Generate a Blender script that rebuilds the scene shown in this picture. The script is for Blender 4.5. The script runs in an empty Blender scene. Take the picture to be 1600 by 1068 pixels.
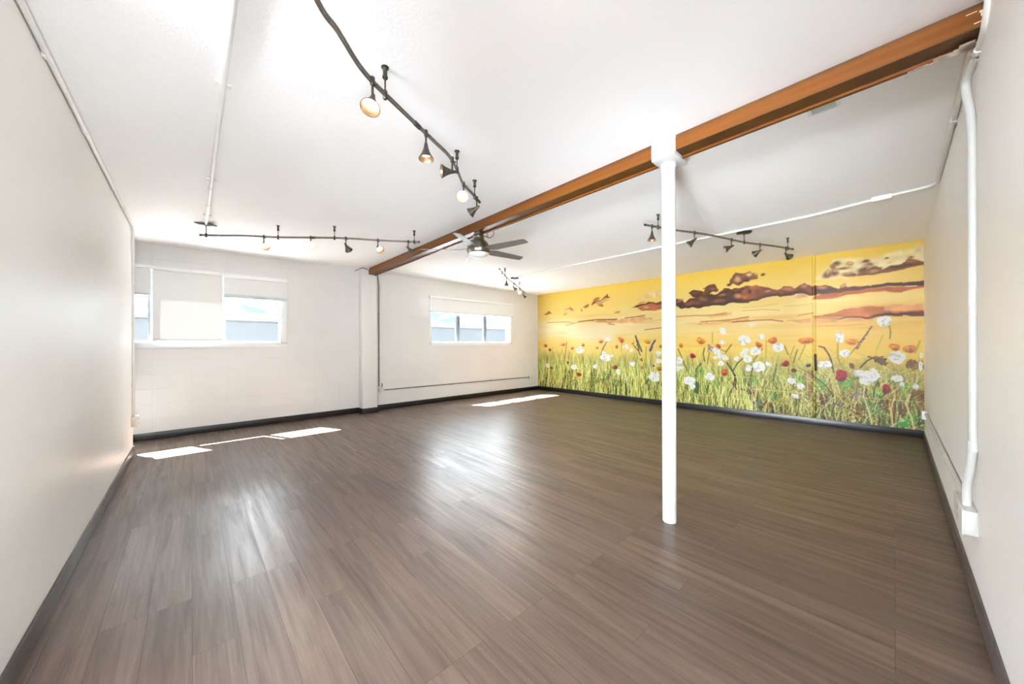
import bpy, bmesh, math, random
import numpy as np
from mathutils import Vector, Matrix

random.seed(11)
SC = bpy.context.scene
COL = SC.collection
PI = math.pi

# ------------------------------------------------------------------ room dimensions (metres)
XE = 7.348      # mural wall
YN = 6.919      # window wall
XW = -0.517     # short wall on the left
YS = -0.275     # wall on the right
WEST_END = 6.15
XR, PEAK, EAVE = 2.52, 2.75, 2.70   # the ceiling rises very slightly to the beam


def zc(x):
    if x > XR:
        return PEAK - (PEAK - EAVE) * (x - XR) / (XE - XR)
    return PEAK - (PEAK - EAVE) * (XR - x) / (XR - XW)


# ------------------------------------------------------------------ mesh helpers
def obj(name, bm, m=None, parent=None, smooth=None, loc=None):
    bmesh.ops.recalc_face_normals(bm, faces=bm.faces[:])
    me = bpy.data.meshes.new(name)
    bm.to_mesh(me)
    bm.free()
    if smooth is not None:
        me.polygons.foreach_set('use_smooth', [True] * len(me.polygons))
        try:
            me.set_sharp_from_angle(angle=math.radians(smooth))
        except Exception:
            pass
    if m is not None:
        me.materials.append(m)
    o = bpy.data.objects.new(name, me)
    COL.objects.link(o)
    if parent is not None:
        o.parent = parent
    if loc is not None:
        o.location = loc
    return o


def tag(o, label=None, cat=None, group=None, kind=None):
    if label:
        o['label'] = label
    if cat:
        o['category'] = cat
    if group:
        o['group'] = group
    if kind:
        o['kind'] = kind
    return o


def thing(name, label, cat, loc=(0, 0, 0), group=None, kind=None):
    o = bpy.data.objects.new(name, None)
    o.empty_display_size = 0.05
    COL.objects.link(o)
    o.location = loc
    return tag(o, label, cat, group, kind)


def box(bm, lo, hi, bev=0.0, seg=2):
    x0, y0, z0 = lo
    x1, y1, z1 = hi
    vs = [bm.verts.new(p) for p in ((x0, y0, z0), (x1, y0, z0), (x1, y1, z0), (x0, y1, z0),
                                    (x0, y0, z1), (x1, y0, z1), (x1, y1, z1), (x0, y1, z1))]
    fs = [bm.faces.new([vs[i] for i in q]) for q in
          ((0, 3, 2, 1), (4, 5, 6, 7), (0, 1, 5, 4), (1, 2, 6, 5), (2, 3, 7, 6), (3, 0, 4, 7))]
    if bev > 0:
        es = list({e for f in fs for e in f.edges})
        bmesh.ops.bevel(bm, geom=es, offset=bev, segments=seg, affect='EDGES', profile=0.5)


def BM():
    return bmesh.new()


def boxo(name, lo, hi, m, parent=None, bev=0.0, loc=None):
    bm = BM()
    box(bm, lo, hi, bev)
    return obj(name, bm, m, parent, 30 if bev else None, loc)


def ring_frame(d):
    d = Vector(d).normalized()
    a = Vector((0, 0, 1)) if abs(d.z) < 0.92 else Vector((1, 0, 0))
    u = d.cross(a).normalized()
    return u, d.cross(u).normalized()


def lathe(bm, prof, origin=(0, 0, 0), axis=(0, 0, 1), seg=24, cap=True):
    """prof: list of (r, h) along axis"""
    ax = Vector(axis).normalized()
    u, v = ring_frame(ax)
    o = Vector(origin)
    rings = []
    for r, h in prof:
        c = o + ax * h
        if r < 1e-6:
            rings.append([bm.verts.new(c)])
        else:
            rings.append([bm.verts.new(c + u * (r * math.cos(2 * PI * k / seg)) + v * (r * math.sin(2 * PI * k / seg)))
                          for k in range(seg)])
    for a, b in zip(rings, rings[1:]):
        for k in range(seg):
            k2 = (k + 1) % seg
            if len(a) == 1 and len(b) == 1:
                continue
            if len(a) == 1:
                bm.faces.new((a[0], b[k2], b[k]))
            elif len(b) == 1:
                bm.faces.new((a[k], a[k2], b[0]))
            else:
                bm.faces.new((a[k], a[k2], b[k2], b[k]))
    if cap:
        for r in (rings[0], rings[-1]):
            if len(r) > 2:
                bm.faces.new(r)


def cyl(bm, a, b, r, seg=16):
    a = Vector(a)
    b = Vector(b)
    lathe(bm, [(r, 0), (r, (b - a).length)], a, b - a, seg)


def smooth_path(pts, n=6):
    P = [Vector(p) for p in pts]
    out = []
    for i in range(len(P) - 1):
        p0 = P[max(i - 1, 0)]
        p1, p2 = P[i], P[i + 1]
        p3 = P[min(i + 2, len(P) - 1)]
        for k in range(n):
            t = k / n
            out.append(0.5 * ((2 * p1) + (p2 - p0) * t + (2 * p0 - 5 * p1 + 4 * p2 - p3) * t * t + (3 * p1 - p0 - 3 * p2 + p3) * t ** 3))
    out.append(P[-1])
    return out


def tube(bm, pts, r, seg=12, prof=None):
    """sweep a circle (or a closed profile of (side, up) offsets) along a path"""
    P = [Vector(p) for p in pts]
    rings = []
    side_prev = None
    for i, p in enumerate(P):
        d = (P[min(i + 1, len(P) - 1)] - P[max(i - 1, 0)]).normalized()
        if abs(d.z) < 0.9:
            s = d.cross(Vector((0, 0, 1))).normalized()
        else:
            s = side_prev if side_prev is not None else d.cross(Vector((0, 1, 0))).normalized()
            s = (s - d * s.dot(d)).normalized()
        if side_prev is not None and s.dot(side_prev) < 0:
            s = -s
        side_prev = s
        w = s.cross(d).normalized()
        if prof is None:
            rings.append([bm.verts.new(p + s * (r * math.cos(2 * PI * k / seg)) + w * (r * math.sin(2 * PI * k / seg))) for k in range(seg)])
        else:
            rings.append([bm.verts.new(p + s * a + w * b) for a, b in prof])
    n = len(rings[0])
    for a, b in zip(rings, rings[1:]):
        for k in range(n):
            bm.faces.new((a[k], a[(k + 1) % n], b[(k + 1) % n], b[k]))
    bm.faces.new(rings[0])
    bm.faces.new(rings[-1])


def bend_path(pts, rad, n=6):
    """polyline with rounded corners"""
    P = [Vector(p) for p in pts]
    out = [P[0]]
    for i in range(1, len(P) - 1):
        a, b, c = P[i - 1], P[i], P[i + 1]
        r = min(rad, (b - a).length * 0.45, (c - b).length * 0.45)
        s = b + (a - b).normalized() * r
        e = b + (c - b).normalized() * r
        for k in range(n + 1):
            t = k / n
            out.append(s * (1 - t) ** 2 + b * (2 * t * (1 - t)) + e * t * t)
    out.append(P[-1])
    return out


# ------------------------------------------------------------------ materials
def lin(c):
    return tuple((x / 255 / 12.92) if x / 255 <= 0.04045 else ((x / 255 + 0.055) / 1.055) ** 2.4 for x in c[:3])


def mat(name, rgb=(200, 200, 200), rough=0.5, metal=0.0, spec=0.5):
    m = bpy.data.materials.new(name)
    m.use_nodes = True
    nt = m.node_tree
    b = nt.nodes['Principled BSDF']
    b.inputs['Base Color'].default_value = (*lin(rgb), 1)
    b.inputs['Roughness'].default_value = rough
    b.inputs['Metallic'].default_value = metal
    b.inputs['Specular IOR Level'].default_value = spec
    return m, nt, b


def nd(nt, t, **kw):
    n = nt.nodes.new(t)
    for k, v in kw.items():
        if k.startswith('i_'):
            n.inputs[k[2:].replace('_', ' ')].default_value = v
        else:
            setattr(n, k, v)
    return n


def ramp(nt, stops, interp='LINEAR'):
    n = nt.nodes.new('ShaderNodeValToRGB')
    n.color_ramp.interpolation = interp
    e = n.color_ramp.elements
    while len(e) < len(stops):
        e.new(0.5)
    for el, (p, c) in zip(e, stops):
        el.position = p
        el.color = (*c, 1) if len(c) == 3 else c
    return n


def noise_bump(nt, b, scale, strength, dist=0.002, detail=4, coord='Object', extra=None):
    tc = nd(nt, 'ShaderNodeTexCoord')
    nz = nd(nt, 'ShaderNodeTexNoise')
    nz.inputs['Scale'].default_value = scale
    nz.inputs['Detail'].default_value = detail
    nt.links.new(tc.outputs[coord], nz.inputs['Vector'])
    bp = nd(nt, 'ShaderNodeBump')
    bp.inputs['Strength'].default_value = strength
    bp.inputs['Distance'].default_value = dist
    nt.links.new(nz.outputs['Fac'], bp.inputs['Height'])
    if extra is not None:
        nt.links.new(extra, bp.inputs['Normal'])
    nt.links.new(bp.outputs['Normal'], b.inputs['Normal'])
    return nz, tc, bp


def soft_variation(nt, b, rgb_a, rgb_b, scale, coord='Object'):
    tc = nd(nt, 'ShaderNodeTexCoord')
    nz = nd(nt, 'ShaderNodeTexNoise')
    nz.inputs['Scale'].default_value = scale
    nz.inputs['Detail'].default_value = 3
    nt.links.new(tc.outputs[coord], nz.inputs['Vector'])
    r = ramp(nt, [(0.35, lin(rgb_a)), (0.65, lin(rgb_b))])
    nt.links.new(nz.outputs['Fac'], r.inputs['Fac'])
    nt.links.new(r.outputs['Color'], b.inputs['Base Color'])


def block_material(name, rgb_a, rgb_b, swap, rough=0.42, bump=0.9):
    """painted concrete block: 0.4 x 0.2 m courses, joints only as shallow grooves"""
    m, nt, b = mat(name, rgb_a, rough)
    soft_variation(nt, b, rgb_a, rgb_b, 1.3)
    tc = nd(nt, 'ShaderNodeTexCoord')
    sp = nd(nt, 'ShaderNodeSeparateXYZ')
    nt.links.new(tc.outputs['Object'], sp.inputs[0])
    cb = nd(nt, 'ShaderNodeCombineXYZ')
    nt.links.new(sp.outputs['Y' if swap else 'X'], cb.inputs['X'])
    ad = nd(nt, 'ShaderNodeMath', operation='ADD')
    ad.inputs[1].default_value = 0.11
    nt.links.new(sp.outputs['Z'], ad.inputs[0])
    nt.links.new(ad.outputs[0], cb.inputs['Y'])
    br = nd(nt, 'ShaderNodeTexBrick')
    br.offset = 0.0
    br.inputs['Scale'].default_value = 1.0
    br.inputs['Brick Width'].default_value = 0.4
    br.inputs['Row Height'].default_value = 0.2
    br.inputs['Mortar Size'].default_value = 0.003
    br.inputs['Mortar Smooth'].default_value = 0.6
    nt.links.new(cb.outputs[0], br.inputs['Vector'])
    bp = nd(nt, 'ShaderNodeBump', invert=True)
    bp.inputs['Strength'].default_value = bump
    bp.inputs['Distance'].default_value = 0.0015
    nt.links.new(br.outputs['Fac'], bp.inputs['Height'])
    noise_bump(nt, b, 60, 0.12, 0.002, 4, 'Object', bp.outputs['Normal'])
    return m


M = {}
M['block_white'] = block_material('painted_block_white', (214, 212, 209), (219, 217, 214), False)
M['block_pilaster'] = block_material('painted_block_pilaster', (220, 217, 213), (224, 221, 217), False)

# smooth painted wall boards, satin
m, nt, b = mat('satin_white_paint', (232, 229, 224), 0.42, 0, 0.5)
soft_variation(nt, b, (228, 226, 223), (231, 229, 226), 0.8)
noise_bump(nt, b, 3.0, 0.05, 0.01, 3)
M['wall_paint'] = m

m, nt, b = mat('bright_white_paint', (240, 239, 236), 0.4)
soft_variation(nt, b, (243, 242, 240), (246, 245, 243), 1.0)
noise_bump(nt, b, 4.0, 0.05, 0.01, 3)
M['wall_bright'] = m

# ceiling: stippled white
m, nt, b = mat('stippled_ceiling', (248, 247, 246), 0.75, 0, 0.3)
tc = nd(nt, 'ShaderNodeTexCoord')
n1 = nd(nt, 'ShaderNodeTexNoise')
n1.inputs['Scale'].default_value = 60
n1.inputs['Detail'].default_value = 5
n1.inputs['Roughness'].default_value = 0.65
nt.links.new(tc.outputs['Object'], n1.inputs['Vector'])
r1 = ramp(nt, [(0.42, (0, 0, 0)), (0.62, (1, 1, 1))])
nt.links.new(n1.outputs['Fac'], r1.inputs['Fac'])
sp = nd(nt, 'ShaderNodeSeparateXYZ')
nt.links.new(tc.outputs['Object'], sp.inputs[0])
mr = nd(nt, 'ShaderNodeMapRange')
mr.inputs['From Min'].default_value = -0.2
mr.inputs['From Max'].default_value = 1.1
mr.inputs['To Min'].default_value = 0.30
mr.inputs['To Max'].default_value = 0.03
nt.links.new(sp.outputs['X'], mr.inputs['Value'])
bp = nd(nt, 'ShaderNodeBump')
bp.inputs['Distance'].default_value = 0.004
nt.links.new(mr.outputs[0], bp.inputs['Strength'])
nt.links.new(r1.outputs['Color'], bp.inputs['Height'])
nt.links.new(bp.outputs['Normal'], b.inputs['Normal'])
M['ceiling'] = m

# plank floor
m, nt, b = mat('grey_brown_vinyl_plank', (120, 100, 90), 0.36, 0, 0.5)
tc = nd(nt, 'ShaderNodeTexCoord')
sp = nd(nt, 'ShaderNodeSeparateXYZ')
nt.links.new(tc.outputs['Object'], sp.inputs[0])
cb = nd(nt, 'ShaderNodeCombineXYZ')
nt.links.new(sp.outputs['Y'], cb.inputs['X'])
nt.links.new(sp.outputs['X'], cb.inputs['Y'])
br = nd(nt, 'ShaderNodeTexBrick')
br.offset = 0.37
br.offset_frequency = 3
br.inputs['Scale'].default_value = 1
br.inputs['Brick Width'].default_value = 1.22
br.inputs['Row Height'].default_value = 0.157
br.inputs['Mortar Size'].default_value = 0.0012
br.inputs['Mortar Smooth'].default_value = 0.3
br.inputs['Color1'].default_value = (0, 0, 0, 1)
br.inputs['Color2'].default_value = (1, 1, 1, 1)
br.inputs['Mortar'].default_value = (0.5, 0.5, 0.5, 1)
nt.links.new(cb.outputs[0], br.inputs['Vector'])
# grain: stretched noise, shifted per plank
sh = nd(nt, 'ShaderNodeMath', operation='MULTIPLY')
sh.inputs[1].default_value = 37.0
nt.links.new(br.outputs['Color'], sh.inputs[0])
gx = nd(nt, 'ShaderNodeMath', operation='MULTIPLY')
gx.inputs[1].default_value = 1.3
nt.links.new(sp.outputs['Y'], gx.inputs[0])
gy = nd(nt, 'ShaderNodeMath', operation='MULTIPLY')
gy.inputs[1].default_value = 22.0
nt.links.new(sp.outputs['X'], gy.inputs[0])
gc = nd(nt, 'ShaderNodeCombineXYZ')
nt.links.new(gx.outputs[0], gc.inputs['X'])
nt.links.new(gy.outputs[0], gc.inputs['Y'])
nt.links.new(sh.outputs[0], gc.inputs['Z'])
g1 = nd(nt, 'ShaderNodeTexNoise')
g1.inputs['Scale'].default_value = 1.0
g1.inputs['Detail'].default_value = 6
g1.inputs['Roughness'].default_value = 0.62
g1.inputs['Distortion'].default_value = 0.6
nt.links.new(gc.outputs[0], g1.inputs['Vector'])
gx2 = nd(nt, 'ShaderNodeVectorMath', operation='MULTIPLY')
gx2.inputs[1].default_value = (3.0, 5.0, 1.0)
nt.links.new(gc.outputs[0], gx2.inputs[0])
g2 = nd(nt, 'ShaderNodeTexNoise')
g2.inputs['Scale'].default_value = 1.0
g2.inputs['Detail'].default_value = 4
nt.links.new(gx2.outputs[0], g2.inputs['Vector'])
cr = ramp(nt, [(0.25, lin((74, 60, 51))), (0.48, lin((98, 81, 71))), (0.75, lin((115, 97, 86)))])
nt.links.new(g1.outputs['Fac'], cr.inputs['Fac'])
tone = ramp(nt, [(0.0, (0.80, 0.80, 0.81)), (0.5, (0.98, 0.975, 0.97)), (1.0, (1.14, 1.12, 1.10))])
nt.links.new(br.outputs['Color'], tone.inputs['Fac'])
mx = nd(nt, 'ShaderNodeMix', data_type='RGBA', blend_type='MULTIPLY')
mx.inputs['Factor'].default_value = 1.0
nt.links.new(cr.outputs['Color'], mx.inputs['A'])
nt.links.new(tone.outputs['Color'], mx.inputs['B'])
fine = ramp(nt, [(0.3, (0.86, 0.86, 0.86)), (0.7, (1.1, 1.1, 1.1))])
nt.links.new(g2.outputs['Fac'], fine.inputs['Fac'])
mx2 = nd(nt, 'ShaderNodeMix', data_type='RGBA', blend_type='MULTIPLY')
mx2.inputs['Factor'].default_value = 1.0
nt.links.new(mx.outputs['Result'], mx2.inputs['A'])
nt.links.new(fine.outputs['Color'], mx2.inputs['B'])
mx3 = nd(nt, 'ShaderNodeMix', data_type='RGBA', blend_type='MIX')
nt.links.new(br.outputs['Fac'], mx3.inputs['Factor'])
nt.links.new(mx2.outputs['Result'], mx3.inputs['A'])
mx3.inputs['B'].default_value = (*lin((50, 42, 37)), 1)
nt.links.new(mx3.outputs['Result'], b.inputs['Base Color'])
rr = nd(nt, 'ShaderNodeMapRange')
rr.inputs['From Min'].default_value = 0.3
rr.inputs['From Max'].default_value = 0.7
rr.inputs['To Min'].default_value = 0.44
rr.inputs['To Max'].default_value = 0.30
nt.links.new(g1.outputs['Fac'], rr.inputs['Value'])
nt.links.new(rr.outputs[0], b.inputs['Roughness'])
bp0 = nd(nt, 'ShaderNodeBump', invert=True)
bp0.inputs['Strength'].default_value = 0.35
bp0.inputs['Distance'].default_value = 0.001
nt.links.new(br.outputs['Fac'], bp0.inputs['Height'])
bp = nd(nt, 'ShaderNodeBump')
bp.inputs['Strength'].default_value = 0.10
bp.inputs['Distance'].default_value = 0.003
nt.links.new(g2.outputs['Fac'], bp.inputs['Height'])
nt.links.new(bp0.outputs['Normal'], bp.inputs['Normal'])
nt.links.new(bp.outputs['Normal'], b.inputs['Normal'])
M['floor'] = m

# stained timber of the beam, grain along the beam
m, nt, b = mat('stained_orange_timber', (142, 74, 24), 0.42, 0, 0.3)
tc = nd(nt, 'ShaderNodeTexCoord')
mp = nd(nt, 'ShaderNodeMapping')
mp.inputs['Scale'].default_value = (26, 0.5, 26)
nt.links.new(tc.outputs['Object'], mp.inputs['Vector'])
nz = nd(nt, 'ShaderNodeTexNoise')
nz.inputs['Scale'].default_value = 1.0
nz.inputs['Detail'].default_value = 5
nt.links.new(mp.outputs[0], nz.inputs['Vector'])
cr = ramp(nt, [(0.25, lin((88, 46, 8))), (0.5, lin((110, 62, 14))), (0.75, lin((124, 74, 22)))])
nt.links.new(nz.outputs['Fac'], cr.inputs['Fac'])
nt.links.new(cr.outputs['Color'], b.inputs['Base Color'])
M['timber'] = m
m, nt, b = mat('dark_timber_soffit_shade', (112, 58, 20), 0.4, 0, 0.5)  # dark trim timber; on the soffit it paints in the recess shade
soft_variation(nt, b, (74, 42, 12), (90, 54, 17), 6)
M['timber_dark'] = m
m, nt, b = mat('smeared_white_paint_on_timber', (232, 222, 212), 0.5)
soft_variation(nt, b, (205, 180, 160), (240, 235, 230), 14)
M['paint_smear'] = m


def simple(key, name, rgb, rough=0.5, metal=0.0, var=6, scale=8):
    m, nt, b = mat(name, rgb, rough, metal)
    soft_variation(nt, b, tuple(max(0, c - var) for c in rgb), tuple(min(255, c + var) for c in rgb), scale)
    M[key] = m
    return m


simple('post_white', 'gloss_white_post_paint', (188, 187, 184), 0.35, 0, 2, 3)
simple('conduit_white', 'white_painted_conduit', (222, 220, 216), 0.4, 0, 3, 5)
simple('conduit_wall', 'white_painted_wall_conduit', (196, 195, 192), 0.4, 0, 3, 5)
simple('conduit_steel', 'bare_steel_conduit', (128, 118, 104), 0.45, 0.6, 10, 9)
simple('box_grey', 'galvanised_box', (200, 198, 190), 0.45, 0.2, 6, 20)
simple('plate_white', 'white_plastic_plate', (216, 214, 210), 0.35, 0, 2, 10)
simple('socket_grey', 'pale_grey_socket', (150, 149, 146), 0.4, 0, 3, 10)
simple('slot_dark', 'dark_slot', (40, 38, 36), 0.6, 0, 3, 10)
simple('base_black', 'black_vinyl_baseboard', (26, 24, 24), 0.35, 0, 5, 3)
simple('base_sheen', 'sheen_grey_vinyl_baseboard', (78, 72, 70), 0.3, 0, 6, 3)  # black vinyl with its reflection painted in as a lighter grey
simple('bronze', 'dark_bronze_metal', (70, 64, 58), 0.38, 0.75, 8, 30)
simple('pewter', 'antique_pewter_metal', (84, 77, 69), 0.42, 0.75, 10, 30)
simple('rail_metal', 'satin_pewter_rail', (122, 114, 104), 0.4, 0.7, 10, 30)
simple('reflector', 'lamp_reflector_metal', (150, 122, 96), 0.3, 0.6, 5, 30)
simple('nickel', 'brushed_nickel', (132, 121, 108), 0.32, 0.9, 10, 14)
simple('blade', 'silver_grey_fan_blade', (104, 100, 97), 0.42, 0.2, 6, 6)
simple('globe', 'opal_white_glass', (226, 226, 224), 0.3, 0, 2, 6)
simple('cable', 'black_cable_sheath', (28, 26, 26), 0.5, 0, 4, 20)
simple('frame_white', 'white_window_frame', (232, 234, 236), 0.35, 0, 2, 6)
simple('vinyl_grey', 'grey_window_sash', (116, 124, 132), 0.35, 0.1, 4, 6)
simple('rail_white', 'blind_rail_white', (238, 237, 234), 0.4, 0, 3, 6)
simple('bar_grey', 'blind_bottom_bar', (196, 199, 202), 0.4, 0, 3, 6)
simple('vent_metal', 'grey_louvre_metal', (186, 189, 178), 0.4, 0.0, 8, 20)
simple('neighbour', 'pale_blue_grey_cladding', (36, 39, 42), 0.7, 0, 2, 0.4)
simple('neighbour_cap', 'pale_metal_coping', (41, 43, 45), 0.5, 0, 3, 0.8)
simple('ground', 'pale_concrete_ground', (140, 141, 142), 0.9, 0, 12, 3)

# blind fabric lets light through
m = bpy.data.materials.new('translucent_blind_fabric')
m.use_nodes = True
nt = m.node_tree
nt.nodes.clear()
out = nd(nt, 'ShaderNodeOutputMaterial')
df = nd(nt, 'ShaderNodeBsdfDiffuse')
tl = nd(nt, 'ShaderNodeBsdfTranslucent')
ms = nd(nt, 'ShaderNodeMixShader')
ms.inputs[0].default_value = 0.0078
tc = nd(nt, 'ShaderNodeTexCoord')
wv = nd(nt, 'ShaderNodeTexNoise')
wv.inputs['Scale'].default_value = 220
nt.links.new(tc.outputs['Object'], wv.inputs['Vector'])
cr = ramp(nt, [(0.3, lin((216, 215, 212))), (0.7, lin((225, 224, 221)))])
nt.links.new(wv.outputs['Fac'], cr.inputs['Fac'])
nt.links.new(cr.outputs['Color'], df.inputs['Color'])
nt.links.new(cr.outputs['Color'], tl.inputs['Color'])
nt.links.new(df.outputs[0], ms.inputs[1])
nt.links.new(tl.outputs[0], ms.inputs[2])
nt.links.new(ms.outputs[0], out.inputs['Surface'])
M['fabric'] = m

# clear window glass
m = bpy.data.materials.new('clear_window_glass')
m.use_nodes = True
nt = m.node_tree
nt.nodes.clear()
out = nd(nt, 'ShaderNodeOutputMaterial')
tr = nd(nt, 'ShaderNodeBsdfTransparent')
tr.inputs['Color'].default_value = (0.96, 0.98, 0.98, 1)
gl = nd(nt, 'ShaderNodeBsdfGlossy')
gl.inputs['Roughness'].default_value = 0.02
ms = nd(nt, 'ShaderNodeMixShader')
ms.inputs[0].default_value = 0.004
nt.links.new(tr.outputs[0], ms.inputs[1])
nt.links.new(gl.outputs[0], ms.inputs[2])
nt.links.new(ms.outputs[0], out.inputs['Surface'])
M['glass'] = m

# glowing lamp
m = bpy.data.materials.new('halogen_lamp_face')
m.use_nodes = True
nt = m.node_tree
nt.nodes.clear()
out = nd(nt, 'ShaderNodeOutputMaterial')
em = nd(nt, 'ShaderNodeEmission')
em.inputs['Color'].default_value = (1.0, 0.80, 0.58, 1)
em.inputs['Strength'].default_value = 4.5
nt.links.new(em.outputs[0], out.inputs['Surface'])
M['lamp'] = m

SPOT_POWER = 14.0
SKY = 11.0
SUN = 90.0
EXPOSURE = 1.58
FILL_TINT = (0.82, 0.92, 1.0)
BAY_FILLS = [((0.4 + 10.5 * math.cos(math.radians(a)), 0.8 + 10.5 * math.sin(math.radians(a)), 0.40), p, 0.8, FILL_TINT)
             for a, p in ((180.5, 1700), (194, 1200), (209, 700), (224, 430), (240, 360), (254, 320))]  # fill lights added out of view, with no fixture around them
FILL_SPOTS = [((-0.9, 0.2, 0.45), (6.0, 2.3, 2.7), 370, 50), ((-0.2, -0.6, 0.45), (0.5, 4.8, 2.7), 150, 62), ((-0.7, -0.2, 0.45), (4.0, 5.0, 2.7), 150, 50)]  # extra spots added behind the camera to brighten the ceiling


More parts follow.
